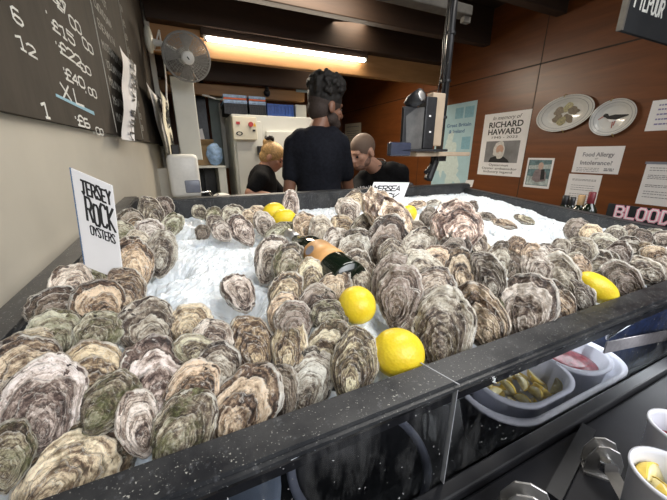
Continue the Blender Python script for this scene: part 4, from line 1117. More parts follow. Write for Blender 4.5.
# hanging slate at the upper right
yS2 = .80
bl = on_y(621, 30, yS2)
t = thing('hanging_slate', 'black chalk slate hanging at the upper right corner', 'sign', bl)
tl = bl+V((.0, 0, .40)); wS2 = .75
b = B(); box(b, (bl.x+.008, yS2, bl.z), (bl.x+wS2, yS2+.014, bl.z+.40)); obj('slate_panel', b, M['slate'], t)
b = B(); box(b, (bl.x-.004, yS2-.004, bl.z), (bl.x+.008, yS2+.016, bl.z+.40)); obj('frame_edge', b, M['dull_cream'], t)
b = B(); strokes(b, 'FILPOUR', on_y(634, 7, yS2-.0006), V((1, 0, 0)), V((0, 0, 1)), V((0, -1, 0)), .055, .17, .06, .3, 2, .42); obj('chalk_lettering', b, M['chalk'], t)
b = B(); tube(b, [(bl.x+.05, yS2+.007, bl.z+.40), (bl.x+.05, yS2+.007, ZC)], .003, 6); tube(b, [(bl.x+.7, yS2+.007, bl.z+.40), (bl.x+.7, yS2+.007, ZC)], .003, 6); obj('hanging_chain', b, M['black_metal'], t)

# ================================================================== LEFT WALL CHALKBOARD
BZ0 = HC+.065; by0, by1 = .25, 2.95
LOFF = LN*.018
t = thing('chalkboard', 'big chalkboard price list on the cream left wall', 'chalkboard', V((lwx(1.6), 1.6, BZ0)))
def LP(y, z, o=0.0): return V((lwx(y), y, z))+LN*o
b = B(); plate_poly(b, [LP(by0, BZ0, .016), LP(by1, BZ0, .016), LP(by1, ZC-.12, .016), LP(by0, ZC-.12, .016)], -LN*.014); obj('board_panel', b, M['chalkboard'], t)
b = B(); plate_poly(b, [LP(by1, BZ0-.01, .022), LP(by1+.05, BZ0-.01, .022), LP(by1+.05, ZC-.1, .022), LP(by1, ZC-.1, .022)], -LN*.02); obj('frame_edge', b, M['beam_dark'], t)
def onb(px, py):
    p = on_left(px, py); r = ray(px, py); return p-(p-CAM).normalized()*0 if False else LP(on_left(px, py).y, on_left(px, py).z, .0162)
b = B(); bd = B(); bb = B()
UZ = V((0, 0, 1))
def chalk(bm, s, px, py, px2, h_px, sd, w=.13):
    """s from pixel (px,py) baseline left, ending about px2"""
    o = onb(px, py); y2 = on_left(px2, py+(px2-px)*.75).y; h = abs(on_left(px, py-h_px).z-o.z)
    asp = max(.35, (y2-o.y)/(max(1, len(s))*h)-.18)
    strokes(bm, s, o, LU, UZ, LN, h, w, .08, .3, sd, asp)
chalk(b, '6', 2, 18, 13, 11.7, 1, .19); chalk(b, '12', 7, 47, 29, 10.7, 2, .19); chalk(b, '1', 34, 116, 44, 13.9, 3, .19)
chalk(b, '00', 42, -4, 56, 7.38, 14, .19); chalk(b, '£15', 44, 27, 68, 9.84, 4, .19); chalk(b, '00', 77, 46, 88, 8.2, 5, .19)
chalk(b, '·', 34, 11, 42, 6.56, 15, .3); chalk(b, '·', 44, 42, 52, 6.56, 16, .3); chalk(b, '·', 52, 69, 60, 6.56, 17, .3); chalk(b, '·', 65, 119, 72, 6.56, 18, .3)
chalk(b, '£22', 52, 52, 76, 9.84, 6, .19); chalk(b, '00', 74, 69, 86, 7.38, 7, .19); chalk(b, '£40', 58, 78, 80, 9.84, 8, .19); chalk(b, '.00', 78, 92, 92, 7.38, 9, .19)
chalk(b, 'X', 55, 97, 65, 13, 10, .17); chalk(b, 'L', 69, 104, 79, 13, 22, .17); chalk(b, '£6', 71, 125, 86, 9.84, 11, .19); chalk(b, '.00', 86, 133, 100, 6.56, 12, .19)
chalk(b, '£7', 49, 5, 60, 9.84, 13, .19); chalk(b, '00', 63, 24, 75, 9.02, 21, .19)
obj('chalk_lettering', b, M['chalk'], t)
o1, o2 = onb(47, 96), onb(88, 115); plate_poly(bb, [o1+LN*.0006, o2+LN*.0006, o2+LN*.0006+UZ*.010, o1+LN*.0006+UZ*.006], -LN*.0005); obj('blue_underline', bb, M['chalk_blue'], t)
p1, p2 = onb(83, 0), onb(112, 128)
yl = (p1.y+p2.y)/2
tube(bd, [LP(yl, BZ0+.01, .017), LP(yl, ZC-.15, .017)], .0016, 6); yl2 = onb(136, 120).y
tube(bd, [LP(yl2, BZ0+.01, .017), LP(yl2, ZC-.15, .017)], .0014, 6)
rnd = random.Random(4)
for k in range(16):
    z = BZ0+.055+k*.062
    s = ''.join(rnd.choice('ENLOMTSAIRW') for _ in range(rnd.randint(7, 11)))
    strokes(bd, s, LP(yl+.05, z, .0162), LU, UZ, LN, .026, .13, .1, .3, k, .85)
    strokes(bd, rnd.choice(('£3', '£5', '£4', '£8')), LP(yl2+.03, z, .0162), LU, UZ, LN, .026, .13, .1, .3, k+40, .8)
obj('small_chalk_lettering', bd, M['chalk_dim'], t)
# curling paper strips
def strip(pix, wpx, off, name, label, txt, sd, m=M['paper'], curl=.009):
    """pix: pixel centre line from top to bottom; a paper strip hanging in front of the left wall"""
    pts = []
    for (x, y) in pix:
        r_ = ray(x, y); pts.append(CAM+r_*((LW0+off)/(r_.x-LWS*r_.y)))
    t = thing(name, label, 'paper', pts[-1])
    b = B(); n = len(pts); hw = []
    for i, ((x, y), p) in enumerate(zip(pix, pts)):
        a = on_left(x-wpx/2, y).y; c = on_left(x+wpx/2, y).y; hw.append(max(.012, (c-a)/2))
    rows_ = []
    NN = 14
    for i in range(NN+1):
        f = i/NN*(n-1); k = min(n-2, int(f)); g = f-k
        p = pts[k].lerp(pts[k+1], g); h = hw[k]+(hw[k+1]-hw[k])*g
        row = []
        for q in (-1, -.5, 0, .5, 1):
            row.append(p+LU*q*h+LN*(curl*abs(q)**2+.0035*math.sin(i*.9+q)))
        rows_.append(row)
    vs = [[b.verts.new(q) for q in r_] for r_ in rows_]
    for i in range(NN):
        for k in range(4): b.faces.new((vs[i][k], vs[i+1][k], vs[i+1][k+1], vs[i][k+1]))
    o = obj('paper_sheet', b, m, t, True)
    b = B(); m_ = len(txt)
    for i, ch in enumerate(txt):
        f = (i+.5)/m_*(n-1); k = min(n-2, int(f)); g = f-k
        p = pts[k].lerp(pts[k+1], g); h = hw[k]+(hw[k+1]-hw[k])*g
        dn = (pts[k+1]-pts[k]); s_ = dn.length/(m_/(n-1))*.75
        # letters run down the strip, turned on their side
        strokes(b, ch, p+LU*h*.35+UZ*s_*.4+LN*(curl*.5+.0045), -UZ, LU, LN, h*.8, .08, .05, .3, sd+i, s_/(h*1.1))
    obj('lettering', b, M['ink'], t)
    return t
strip([(126, 56), (128, 80), (127, 110), (126, 140)], 10, .04, 'torn_paper_sign', 'torn white hand lettered paper curling off the chalkboard', 'MERSEA WILD', 3)
strip([(153, 92), (160, 118), (168, 145), (175, 165)], 9, .05, 'paper_strip', 'long white lettered paper strip hanging past the end of the chalkboard', 'NATIVES LARGE', 9)
strip([(163, 95), (165, 118), (169, 140), (174, 160)], 4, .10, 'paper_strip', 'narrow cream lettered strip hanging next to the pale cable', 'PRAWNS SHRIMP', 19, M['paper_cream'])
strip([(165, 150), (169, 168), (174, 185), (178, 196)], 5, .03, 'paper_strip', 'lower lettered paper strip on the wall left of the soap dispenser', 'SCALLOPS', 29, M['paper_cream'])
# cable on the wall
b = B(); tube(b, [on_y(159, 30, 2.9), on_y(154, 50, 2.9), on_y(163, 50, 2.9), on_y(166, 80, 2.85), on_y(167, 110, 2.8), on_y(172, 150, 2.8), on_y(174, 195, 2.8)], .006, 8); tube(b, [on_y(159, 30, 2.9), on_y(162, 50, 2.9)], .006, 8)
tag(obj('cable', b, M['white_plastic']), 'pale cable hanging down the wall below the fan', 'cable')

# fan
fc = on_y(187, 57.5, 2.62); rf = 21.5*depth(fc)/F
t = thing('wall_fan', 'round grey wall fan beside the top of the chalkboard', 'fan', fc)
fd = V((.10, -1, -.30)).normalized(); Mx = frame_from(fd).to_4x4(); Mx.translation = fc
b = B(); bpy_r = []
for k in range(15):
    rr = rf*(.26+.74*k/14); zz = .045-.04*(k/14)**2
    tube(b, [Mx @ V((rr*math.cos(a), rr*math.sin(a), zz)) for a in [2*PI*j/40 for j in range(41)]], .0016, 5, False)
for k in range(40):
    a = 2*PI*k/40
    tube(b, [Mx @ V((rf*q*math.cos(a+.25*q), rf*q*math.sin(a+.25*q), .045-.04*max(0, (q-.26)/.74)**2)) for q in (.24, .5, .75, 1.0)], .0014, 5, False)
obj('front_grille', b, M['fan_grey'], t)
b = B()
for k in range(8):
    rr = rf*(.3+.7*k/7); zz = -.075+.07*(k/7)**2
    tube(b, [Mx @ V((rr*math.cos(a), rr*math.sin(a), zz)) for a in [2*PI*j/36 for j in range(37)]], .0018, 5, False)
for k in range(30):
    a = 2*PI*k/30; tube(b, [Mx @ V((rf*q*math.cos(a), rf*q*math.sin(a), -.075+.07*max(0, (q-.3)/.7)**2)) for q in (.2, .6, 1.0)], .0016, 5, False)
obj('rear_grille', b, M['fan_grey'], t)
b = B(); tube(b, [Mx @ V((rf*math.cos(a), rf*math.sin(a), 0)) for a in [2*PI*j/48 for j in range(49)]], .007, 8, False); obj('grille_rim', b, M['fan_grey'], t)
b = B(); lathe(b, [(0, .056), (rf*.22, .054), (rf*.27, .048), (rf*.27, .04), (0, .04)], Mx, 32); hub = obj('hub_cap', b, M['white_plastic'], t, True)
b = B(); box(b, (-.010, -.004, .0555), (.010, .004, .0575), Mx @ Matrix.Rotation(.7, 4, 'Z')); obj('hub_badge', b, M['ink'], hub)
for k in range(4):
    b = B(); a0 = 2*PI*k/4; P = []
    for q, w in ((.25, -.25), (.6, -.38), (.92, -.42), (.95, .0), (.9, .30), (.6, .28), (.25, .2)): P.append(Mx @ V((rf*q*math.cos(a0+w), rf*q*math.sin(a0+w), -.01+.03*w)))
    plate_poly(b, P, fd*.002); obj('blade', b, M['fan_grey'], t)
b = B(); lathe(b, [(0, -.16), (.045, -.15), (.055, -.10), (.05, -.03), (0, -.03)], Mx, 24); obj('motor_housing', b, M['white_plastic'], t, True)
wm = on_y(150, 42, 2.72); b = B(); tube(b, [Mx @ V((0, 0, -.13)), wm+V((.06, 0, .0)), wm], [.022, .020, .026], 12); obj('wall_arm', b, M['white_plastic'], t, True)
b = B(); ell(b, wm+V((-.005, 0, .015)), (.028, .045, .085)); 
obj('mount_cover', b, M['grey_plastic'] if False else M['cream_box'], t, True)

# white wall cabinet above the dispenser
cw0, cw1 = on_y(169, 75, 2.92), on_y(203, 160, 2.92)
b = B()
t = thing('wall_cabinet', 'tall white wall cabinet below the fan', 'cabinet', (cw0.x+.08, 3.1, cw1.z))
box(b, (cw0.x, 2.93, cw1.z), (cw1.x, 3.28, cw0.z), bev=.004); obj('cabinet_body', b, M['white_panel'], t)
b = B(); box(b, (cw0.x+.004, 2.915, cw1.z+.004), (cw1.x-.004, 2.929, cw0.z-.004), bev=.003); obj('door', b, M['white_panel'], t)
b = B(); box(b, (cw0.x-.02, 2.90, cw0.z), (cw1.x+.02, 3.30, cw0.z+.02)); obj('cabinet_top', b, M['beam_pine'], t)
# soap dispenser on a white pillar
dc = on_y(184.5, 176, 2.45)
b = B(); px0 = on_y(166, 178, 2.56).x; px1 = on_y(203, 178, 2.56).x
box(b, (px0-.1, 2.56, 0), (px1-.03, 2.66, dc.z+.05)); struct(obj('wall_stub', b, M['wall_cream']))
t = thing('soap_dispenser', 'white soap dispenser with a grey lower window under the wall cabinet', 'dispenser', dc)
hw_, hh_ = 14*depth(dc)/F, 22*depth(dc)/F
b = B(); box(b, (dc.x-hw_, dc.y-.03, dc.z-hh_*.95), (dc.x+hw_, dc.y+.09, dc.z+hh_*.95), bev=.03); obj('housing', b, M['white_plastic'], t, True)
b = B(); box(b, (dc.x-hw_*.05, dc.y-.038, dc.z-hh_*.75), (dc.x+hw_*.95, dc.y-.02, dc.z-hh_*.18), bev=.008); obj('grey_window', b, M['grey_plastic'], t, True)
b = B(); tube(b, [dc+V((.02, .02, -hh_*.95)), dc+V((.03, .0, -hh_*1.25))], .018, 12); obj('nozzle', b, M['black_plastic'], t)
b = B(); box(b, (dc.x-.06, dc.y, dc.z+hh_*.9), (dc.x-.01, dc.y+.05, dc.z+hh_*1.35), bev=.008); tag(obj('black_clip', b, M['black_plastic']), 'small black box on top of the soap dispenser', 'box')
# dark bottle hanging under the dispenser, chrome tap loop
tp = on_y(206, 198, 2.7)
t = thing('chrome_tap', 'curved chrome tap just above the back rim', 'tap', tp)
b = B(); tube(b, [tp+V((.06, 0, -.12)), tp+V((.06, 0, .0)), tp+V((.03, -.01, .05)), tp+V((-.03, -.02, .05)), tp+V((-.05, -.02, .01))], .009, 10); obj('spout', b, M['chrome'], t, True)
b = B(); tube(b, [tp+V((.06, 0, -.01)), tp+V((.10, 0, .03))], .008, 8); obj('tap_lever', b, M['chrome'], t)
# sink bench carrying tap: runs behind the counter
zbn = on_y(206, 203, 2.7).z-.06
b = B(); box(b, (-.15, 2.62+.06, zbn-.04), (.36, 3.1, zbn), bev=.005); box(b, (-.14, 2.72, 0), (.34, 3.08, zbn-.04)); tag(obj('sink_bench', b, M['white_panel']), 'white bench with the tap behind the counter at the back left', 'bench')
e = on_y(222, 197, 2.75); b = B(); ell(b, (e.x, 2.80, zbn+.05), (.10, .09, .075)); bmesh.ops.bisect_plane(b, geom=b.verts[:]+b.edges[:]+b.faces[:], plane_co=(0, 0, zbn), plane_no=(0, 0, 1), clear_inner=True)
tag(obj('upturned_bowl', b, M['white_plastic'], None, True), 'white upturned bowl on the bench left of the fridge', 'bowl')

# shelf unit: white top, dark recess
s0, s1 = on_y(194, 166, 3.28), on_y(232, 200, 3.28)
t = thing('shelf_unit', 'white shelf unit with a dark recess left of the fridge', 'shelf', (s0.x+.2, 3.5, 0))
b = B(); box(b, (s0.x-.1, 3.25, s0.z-.02), (s1.x-.03, 3.75, s0.z), bev=.003); obj('shelf_top', b, M['white_enamel'], t)
b = B(); box(b, (s1.x-.10, 3.27, 0), (s1.x-.03, 3.75, s0.z-.02)); box(b, (s0.x-.1, 3.27, 0), (s0.x-.03, 3.75, s0.z-.02)); obj('side_panel', b, M['white_enamel'], t)
b = B(); box(b, (s0.x-.03, 3.70, 0), (s1.x-.10, 3.74, s0.z-.02)); obj('recess_back', b, M['black_plastic'], t)
b = B(); q = on_y(211, 188, 3.6); box(b, (q.x-.05, 3.6, q.z-.3), (q.x+.05, 3.66, q.z+.2)); tag(obj('black_case', b, M['black_metal']), 'black upright case inside the dark recess of the shelf unit', 'case')
# things on the shelf unit
q0, q1 = on_y(200, 143, 3.4), on_y(216, 166, 3.4)
t = thing('cardboard_box', 'brown cardboard box on the white shelf unit', 'box', ((q0.x+q1.x)/2, 3.48, s0.z))
b = B(); box(b, (q0.x-.06, 3.40, s0.z), (q1.x, 3.60, q0.z-.02)); obj('box_body', b, M['card'], t)
b = B(); plate_poly(b, [V((q0.x-.06, 3.40, q0.z-.02)), V((q1.x, 3.40, q0.z-.02)), V((q1.x, 3.33, q0.z+.03)), V((q0.x-.06, 3.33, q0.z+.03))], V((0, .002, .002))); obj('box_flap', b, M['card'], t)
q = on_y(215, 154, 3.30); b = B(); ell(b, (q.x, 3.33, s0.z+.105), (.075, .05, .105))
for v in b.verts: v.co += V((1, 1, .5))*(.018*noise.noise(v.co*22))
for v in b.verts: v.co.z = max(v.co.z, s0.z)
tag(obj('plastic_bag', b, M['blue_bag'], None, True), 'crumpled pale blue plastic bag leaning on the cardboard box', 'bag')
q = on_y(200, 137, 3.4)
b = B(); plate_poly(b, [q+V((-.03, 0, -.10)), q+V((.05, 0, -.10)), q+V((.03, .02, .08)), q+V((-.03, .02, .06))], V((0, .004, 0))); o = obj('paper_tag', b, M['paper'])
tag(o, 'white printed tag propped above the cardboard box', 'paper')
# black post and grey boards behind
q = on_y(203, 120, 3.8); b = B(); box(b, (q.x-.05, 3.80, 0), (q.x+.045, 3.86, ZC-.05)); struct(obj('trim_4', b, M['black_metal']))
q0, q1 = on_y(208, 97, 3.9), on_y(229, 165, 3.9); b = B(); box(b, (q0.x, 3.90, q1.z), (q1.x+.05, 3.93, q0.z)); struct(obj('trim_5', b, M['grey_panel']))
q0 = on_y(222, 115, 3.74); b = B(); box(b, (q0.x-.02, 3.76, q0.z-.55), (q0.x+.06, 3.80, q0.z+.12)); struct(obj('trim_6', b, M['white_panel']))

# fridge (two white cold units), control box, crates
YFr = 3.16
f0, f1, f2 = on_y(231.5, 113, YFr), on_y(262, 113, YFr), on_y(316, 118, YFr)
t = thing('cold_store', 'tall white cold store with a control box on its front', 'fridge', ((f0.x+f2.x)/2, 3.5, 0))
zf = f0.z
b = B(); box(b, (f0.x, YFr+.05, 0), (f2.x+.1, 3.85, zf), bev=.01); obj('fridge_body', b, M['white_enamel'], t)
b = B(); box(b, (f0.x+.02, YFr+.02, .08), (f1.x-.01, YFr+.048, zf-.06), bev=.006); obj('fridge_panel', b, M['white_enamel'], t)
b = B(); dz = on_y(270, 131, YFr).z; box(b, (f1.x+.03, YFr, .08), (f2.x+.06, YFr+.048, dz), bev=.006); dr = obj('door', b, M['white_enamel'], t)
h0 = on_y(258.5, 146, YFr); h1 = on_y(260, 155, YFr); b = B(); box(b, (h0.x-.015, YFr-.04, h1.z), (h0.x+.025, YFr+.02, h0.z), bev=.006); obj('door_latch', b, M['black_metal'], dr)
k0, k1 = on_y(232, 116, YFr-.07), on_y(258, 140, YFr-.07)
b = B(); box(b, (k0.x, YFr-.07, k1.z), (k1.x, YFr+.02, k0.z), bev=.006); cbx = obj('control_box', b, M['cream_box'], t)
def cpx(px, py): return on_y(px, py, YFr-.0705)
def rct(bm, x0, y0, x1, y1): 
    a, c = cpx(x0, y0), cpx(x1, y1); box(bm, (a.x, YFr-.075, c.z), (c.x, YFr-.0701, a.z))
b = B(); rct(b, 236, 121.5, 240, 124.5); tube(b, [cpx(250.5, 124.5), cpx(250.5, 124.5)+V((0, -.025, 0))], .022, 14); obj('red_switch', b, plain('red_plastic', (.40, .03, .03), .4), cbx)
b = B(); a = cpx(253, 126.5); c = cpx(256, 126.5); plate_poly(b, [a, c, cpx(254.5, 122.5)], V((0, -.002, 0))); obj('warning_triangle', b, plain('warn_yellow', (.75, .45, .03), .5), cbx)
b = B(); rct(b, 252.5, 129.5, 255.5, 131.5); lathe(b, [(.6, 0), (1, 0), (1, .002), (.6, .002)], Matrix.Translation(cpx(239.5, 133.5)) @ Matrix.Rotation(PI/2, 4, 'X') @ Matrix.Diagonal((.030, .018, 1, 1)), 24); obj('oval_badge', b, M['ink'], cbx)
def crate(x0px, x1px, ytop, ybot, y0, label, m, top=None, m_top=None, depth_=.3):
    a, c = on_y(x0px, ytop, y0), on_y(x1px, ybot, y0); zb_ = zf+.002
    t = thing('fish_crate', label, 'crate', ((a.x+c.x)/2, y0+depth_/2, zb_), 'crates on top of the cold store')
    W, H, tz = c.x-a.x, a.z-zb_, .012
    def shell(bm, z0, z1, slats):
        for (lo, hi) in (((a.x, y0, z0), (c.x, y0+tz, z1)), ((a.x, y0+depth_-tz, z0), (c.x, y0+depth_, z1)), ((a.x, y0, z0), (a.x+tz, y0+depth_, z1)), ((c.x-tz, y0, z0), (c.x, y0+depth_, z1))): box(bm, lo, hi)
        for k in range(slats+1):
            x = a.x+W*k/slats; box(bm, (x-.006, y0-.008, z0), (x+.006, y0, z1))
        box(bm, (a.x-.006, y0-.010, z1-.016), (c.x+.006, y0+depth_+.006, z1-.002))
    hsp = zb_+H*(.55 if top else 1)
    b = B(); shell(b, zb_, hsp, 7); box(b, (a.x, y0, zb_), (c.x, y0+depth_, zb_+.01)); obj('crate_body', b, m, t)
    if top:
        b = B(); shell(b, hsp+.002, zb_+H*.74, 9); obj('liner', b, M['blue_bag'], t)
        b = B(); box(b, (a.x-.004, y0-.012, zb_+H*.74+.003), (c.x+.004, y0+depth_, zb_+H*.84)); obj('orange_band', b, M['orange'], t)
        b = B(); shell(b, zb_+H*.84+.003, zb_+H, 11); obj('lid_rim', b, M['blue_bag'], t)
crate(223.5, 247, 94, 114, YFr+.10, 'black crate with blue and orange bands at the left on the cold store', M['black_plastic'], True)
crate(249, 265.5, 96, 115, YFr+.10, 'narrower black crate with an orange band in the middle on the cold store', M['black_plastic'], True)
crate(267.5, 293, 103.5, 118, YFr+.12, 'blue plastic crate at the right on the cold store', M['crate_blue'])
b = B(); q = on_y(301, 108, YFr+.2); box(b, (q.x-.06, YFr+.2, zf+.002), (q.x+.06, YFr+.5, q.z+.03), bev=.004); tag(obj('white_carton', b, M['white_panel']), 'white carton at the right end of the cold store top', 'box')
b = B(); tube(b, [on_y(202, 95, YFr+.2), on_y(208, 96, YFr+.2), on_y(216, 99, YFr+.2), on_y(224, 99.5, YFr+.09)], .008, 8); tag(obj('white_cable', b, M['white_plastic']), 'white cable drooping from the beam to the crates', 'cable')
b = B(); ell(b, on_y(267, 93, 3.5), (.035, .035, .035)); ell(b, on_y(267, 90, 3.52), (.02, .02, .05)); tag(obj('ceiling_camera', b, M['black_plastic'], None, True), 'small black dome under the pine beam above the crates', 'camera')

# fluorescent tube
fa, fb = on_y(205, 39.5, YT), on_y(363, 61.5, YT)
zt_ = (fa.z+fb.z)/2
t = thing('fluorescent_lamp', 'lit fluorescent tube mounted along the pine beam', 'lamp', ((fa.x+fb.x)/2, YT, zt_))
b = B(); tube(b, [(fa.x, YT-.035, zt_), (fb.x, YT-.035, zt_)], .017, 14)
mt = bpy.data.materials.new('tube_glow'); mt.use_nodes = True; nt = mt.node_tree; nt.nodes.clear(); ou = nt.nodes.new('ShaderNodeOutputMaterial'); em = nt.nodes.new('ShaderNodeEmission'); em.inputs[0].default_value = (1, .90, .76, 1); em.inputs[1].default_value = 26; nt.links.new(em.outputs[0], ou.inputs[0])
obj('glowing_tube', b, mt, t)
b = B(); box(b, (fa.x-.03, YT-.045, zt_+.018), (fb.x+.03, YT+.0295, zt+.0615), bev=.005); obj('batten', b, M['beam_dark'], t)
for x in (fa.x, fb.x):
    b = B(); box(b, (x-.012, YT-.05, zt_-.018), (x+.012, YT-.018, zt_+.02)); obj('lamp_holder', b, M['white_plastic'], t)
# unlit pale batten fitting near the ceiling at the top
a, c = on_y(388, -3, 1.62), on_y(467, 18, 1.62)
b = B(); box(b, (a.x-.2, 1.58, c.z), (c.x, 1.66, c.z+.05), bev=.006); t = thing('unlit_batten', 'unlit pale strip fitting under the dark ceiling', 'lamp', (c.x-.3, 1.62, c.z)); obj('fitting_body', b, M['dull_cream'], t)
b = B(); box(b, (c.x-.04, 1.60, c.z-.03), (c.x+.01, 1.63, c.z)); obj('lamp_holder', b, M['dull_cream'], t)
b = B(); box(b, (c.x-.7, 1.61, c.z+.05), (c.x-.66, 1.63, ZC)); obj('drop_rod', b, M['black_metal'], t)

# ================================================================== TILL ON A HANGING POLE
YP = 1.42
pt, pbm = on_y(447, 0, YP), on_y(439.5, 147, YP)
t = thing('hanging_pole', 'black pole with cables hanging from the ceiling to the till shelf', 'pole', pbm)
px_ = (pt.x+pbm.x)/2
xpole = pbm.x
b = B(); tube(b, [(xpole, YP, pbm.z-.05), (xpole, YP, ZC)], .019, 16); obj('pole_tube', b, M['black_metal'], t, True)
b = B()
for k in range(4):
    rnd = random.Random(k); tube(b, [V((xpole-.024+.004*math.sin(k*2), YP-.008*k+.01, ZC-.05))] + [V((xpole-.026+rnd.uniform(-.012, .006), YP-.014*k+.016+rnd.uniform(-.005, .005), pbm.z+.02+(ZC-pbm.z-.1)*(1-j/9))) for j in range(1, 10)], .0035, 6)
obj('cable_bundle', b, M['black_plastic'], t)
b = B()
for z in (pbm.z+.15, pbm.z+.33, pbm.z+.55): tube(b, [(xpole-.004, YP, z), (xpole-.004, YP, z+.012)], .028, 12)
obj('cable_tie', b, M['black_plastic'], t)
# wooden shelf
zs_ = on_y(430, 152, YP).z
sh0, sh1 = on_y(393, 152, YP), on_y(464, 150, YP)
t = thing('till_shelf', 'pale wooden shelf board on the hanging pole carrying the till', 'shelf', (xpole, YP, zs_))
b = B(); plate_poly(b, [V((sh0.x+.02, YP-.17, zs_)), V((sh1.x-.01, YP-.06, zs_)), V((sh1.x+.01, YP+.02, zs_)), V((xpole+.03, YP+.10, zs_)), V((sh0.x+.0, YP+.02, zs_))], V((0, 0, -.022)))
bmesh.ops.bevel(b, geom=list(b.edges), offset=.004, segments=2, affect='EDGES'); obj('shelf_board', b, M['beige_dull'], t)
def pxbox(bm, x0, y0, x1, y1, ya, yb, bev=.004):
    a, c = on_y(x0, y0, ya), on_y(x1, y1, ya); box(bm, (a.x, ya, c.z), (c.x, yb, a.z), None, bev)
b = B(); pxbox(b, 433.5, 92, 441, 146, YP-.075, YP-.03, .005); obj('back_board', b, M['beige_dull'], t)
b = B(); box(b, (xpole-.03, YP-.03, zs_-.05), (xpole+.03, YP+.03, zs_-.022)); tube(b, [(xpole-.02, YP, zs_-.04), (xpole-.08, YP-.02, zs_-.15)], .024, 12); tube(b, [(xpole-.03, YP, zs_-.06), (xpole-.11, YP-.03, zs_-.11)], .012, 10); obj('clamp', b, M['black_plastic'], t)
yT_ = YP-.14
tl_ = on_y(416, 150, yT_)
t = thing('till_screen', 'black touchscreen till on the wooden shelf', 'till', (tl_.x, yT_, zs_))
b = B(); pxbox(b, 404.5, 106, 427, 151, yT_, yT_+.02, .004); obj('screen_case', b, M['black_plastic'], t)
P = [on_y(x, y, yT_-.0012) for x, y in ((406, 116), (416.5, 108), (426, 107), (426, 148), (406, 150))]
b = B(); plate_poly(b, P, V((0, .001, 0))); obj('screen_glass', b, M['screen'], t)
b = B(); pxbox(b, 427.3, 96, 433.2, 149, yT_-.012, yT_+.05, .005); sp = obj('side_housing', b, M['black_metal'], t)
b = B()
for y in (115, 131): pxbox(b, 429.4, y, 431, y+1.8, yT_-.0145, yT_-.0125, 0)
obj('indicator_light', b, M['paper'], sp)
b = B(); zb0 = zs_+.001; box(b, (on_y(396, 150, yT_).x, yT_-.05, zb0), (on_y(441, 150, yT_).x, yT_+.06, zb0+.012), None, .004); obj('till_base', b, M['black_plastic'], t)
b = B(); pxbox(b, 391.5, 142, 411, 156, yT_-.05, yT_-.012, .008); obj('card_reader', b, M['reader'], t)
sc0 = on_y(421.5, 95.5, yT_-.03); sc1 = on_y(411, 106, yT_+.02); sc2 = on_y(424, 101, yT_+.02)
b = B(); tube(b, [sc0, sc0+(sc1-sc0)*.5+V((0, .03, 0)), sc1+V((0, .02, 0))], [.034, .034, .030], 22); cm = obj('round_scanner', b, M['black_plastic'], t, True)
ax = (sc0-(sc0+(sc1-sc0)*.5+V((0, .03, 0)))).normalized()
b = B(); Mx = frame_from(ax).to_4x4(); Mx.translation = sc0+ax*.001; lathe(b, [(0, .004), (.018, .003), (.026, .0), (0, 0)], Mx, 24); obj('scanner_lens', b, M['steel'], cm, True)

# ================================================================== PEOPLE
def cone(bm, a, b_, r0, r1, n=14):
    ell(bm, a, (r0,)*3, None, n, 10); ell(bm, b_, (r1,)*3, None, n, 10); tube(bm, [a, b_], [r0, r1], n)
def loft(bm, rings, n=24):
    """rings: (centre, across vector, depth vector)"""
    R_ = []
    for c, a, d in rings:
        R_.append([bm.verts.new(c+a*math.cos(2*PI*k/n)+d*math.sin(2*PI*k/n)) for k in range(n)])
    for p, q in zip(R_, R_[1:]):
        for k in range(n): bm.faces.new((p[k], p[(k+1) % n], q[(k+1) % n], q[k]))
    bm.faces.new(R_[0][::-1]); bm.faces.new(R_[-1])
def basis(f, up):
    f = f.normalized(); r = f.cross(up).normalized(); u = r.cross(f); return f, r, u     # forward, the person's right, up
def rot_of(r, f, u): return Matrix((r, f, u)).transposed()
def hand(bm, wrist, d, nrm, side):
    d = d.normalized(); s = d.cross(nrm).normalized()*side
    pc = wrist+d*.045; ell(bm, pc, (.042, .050, .018), rot_of(s, d, s.cross(d)))
    for k, (o, l) in enumerate(((-.030, .068), (-.010, .076), (.010, .072), (.029, .056))):
        a = pc+d*.04+s*o; m_ = a+d*l*.5+nrm*.010; e = m_+d*l*.42+nrm*.026
        cone(bm, a, m_, .0092, .0086, 8); cone(bm, m_, e, .0086, .0075, 8)
    a = wrist+d*.03-s*.035; m_ = a+d*.030-s*.026; e = m_+d*.032-s*.004+nrm*.01
    cone(bm, a, m_, .0125, .0110, 8); cone(bm, m_, e, .0110, .009, 8)
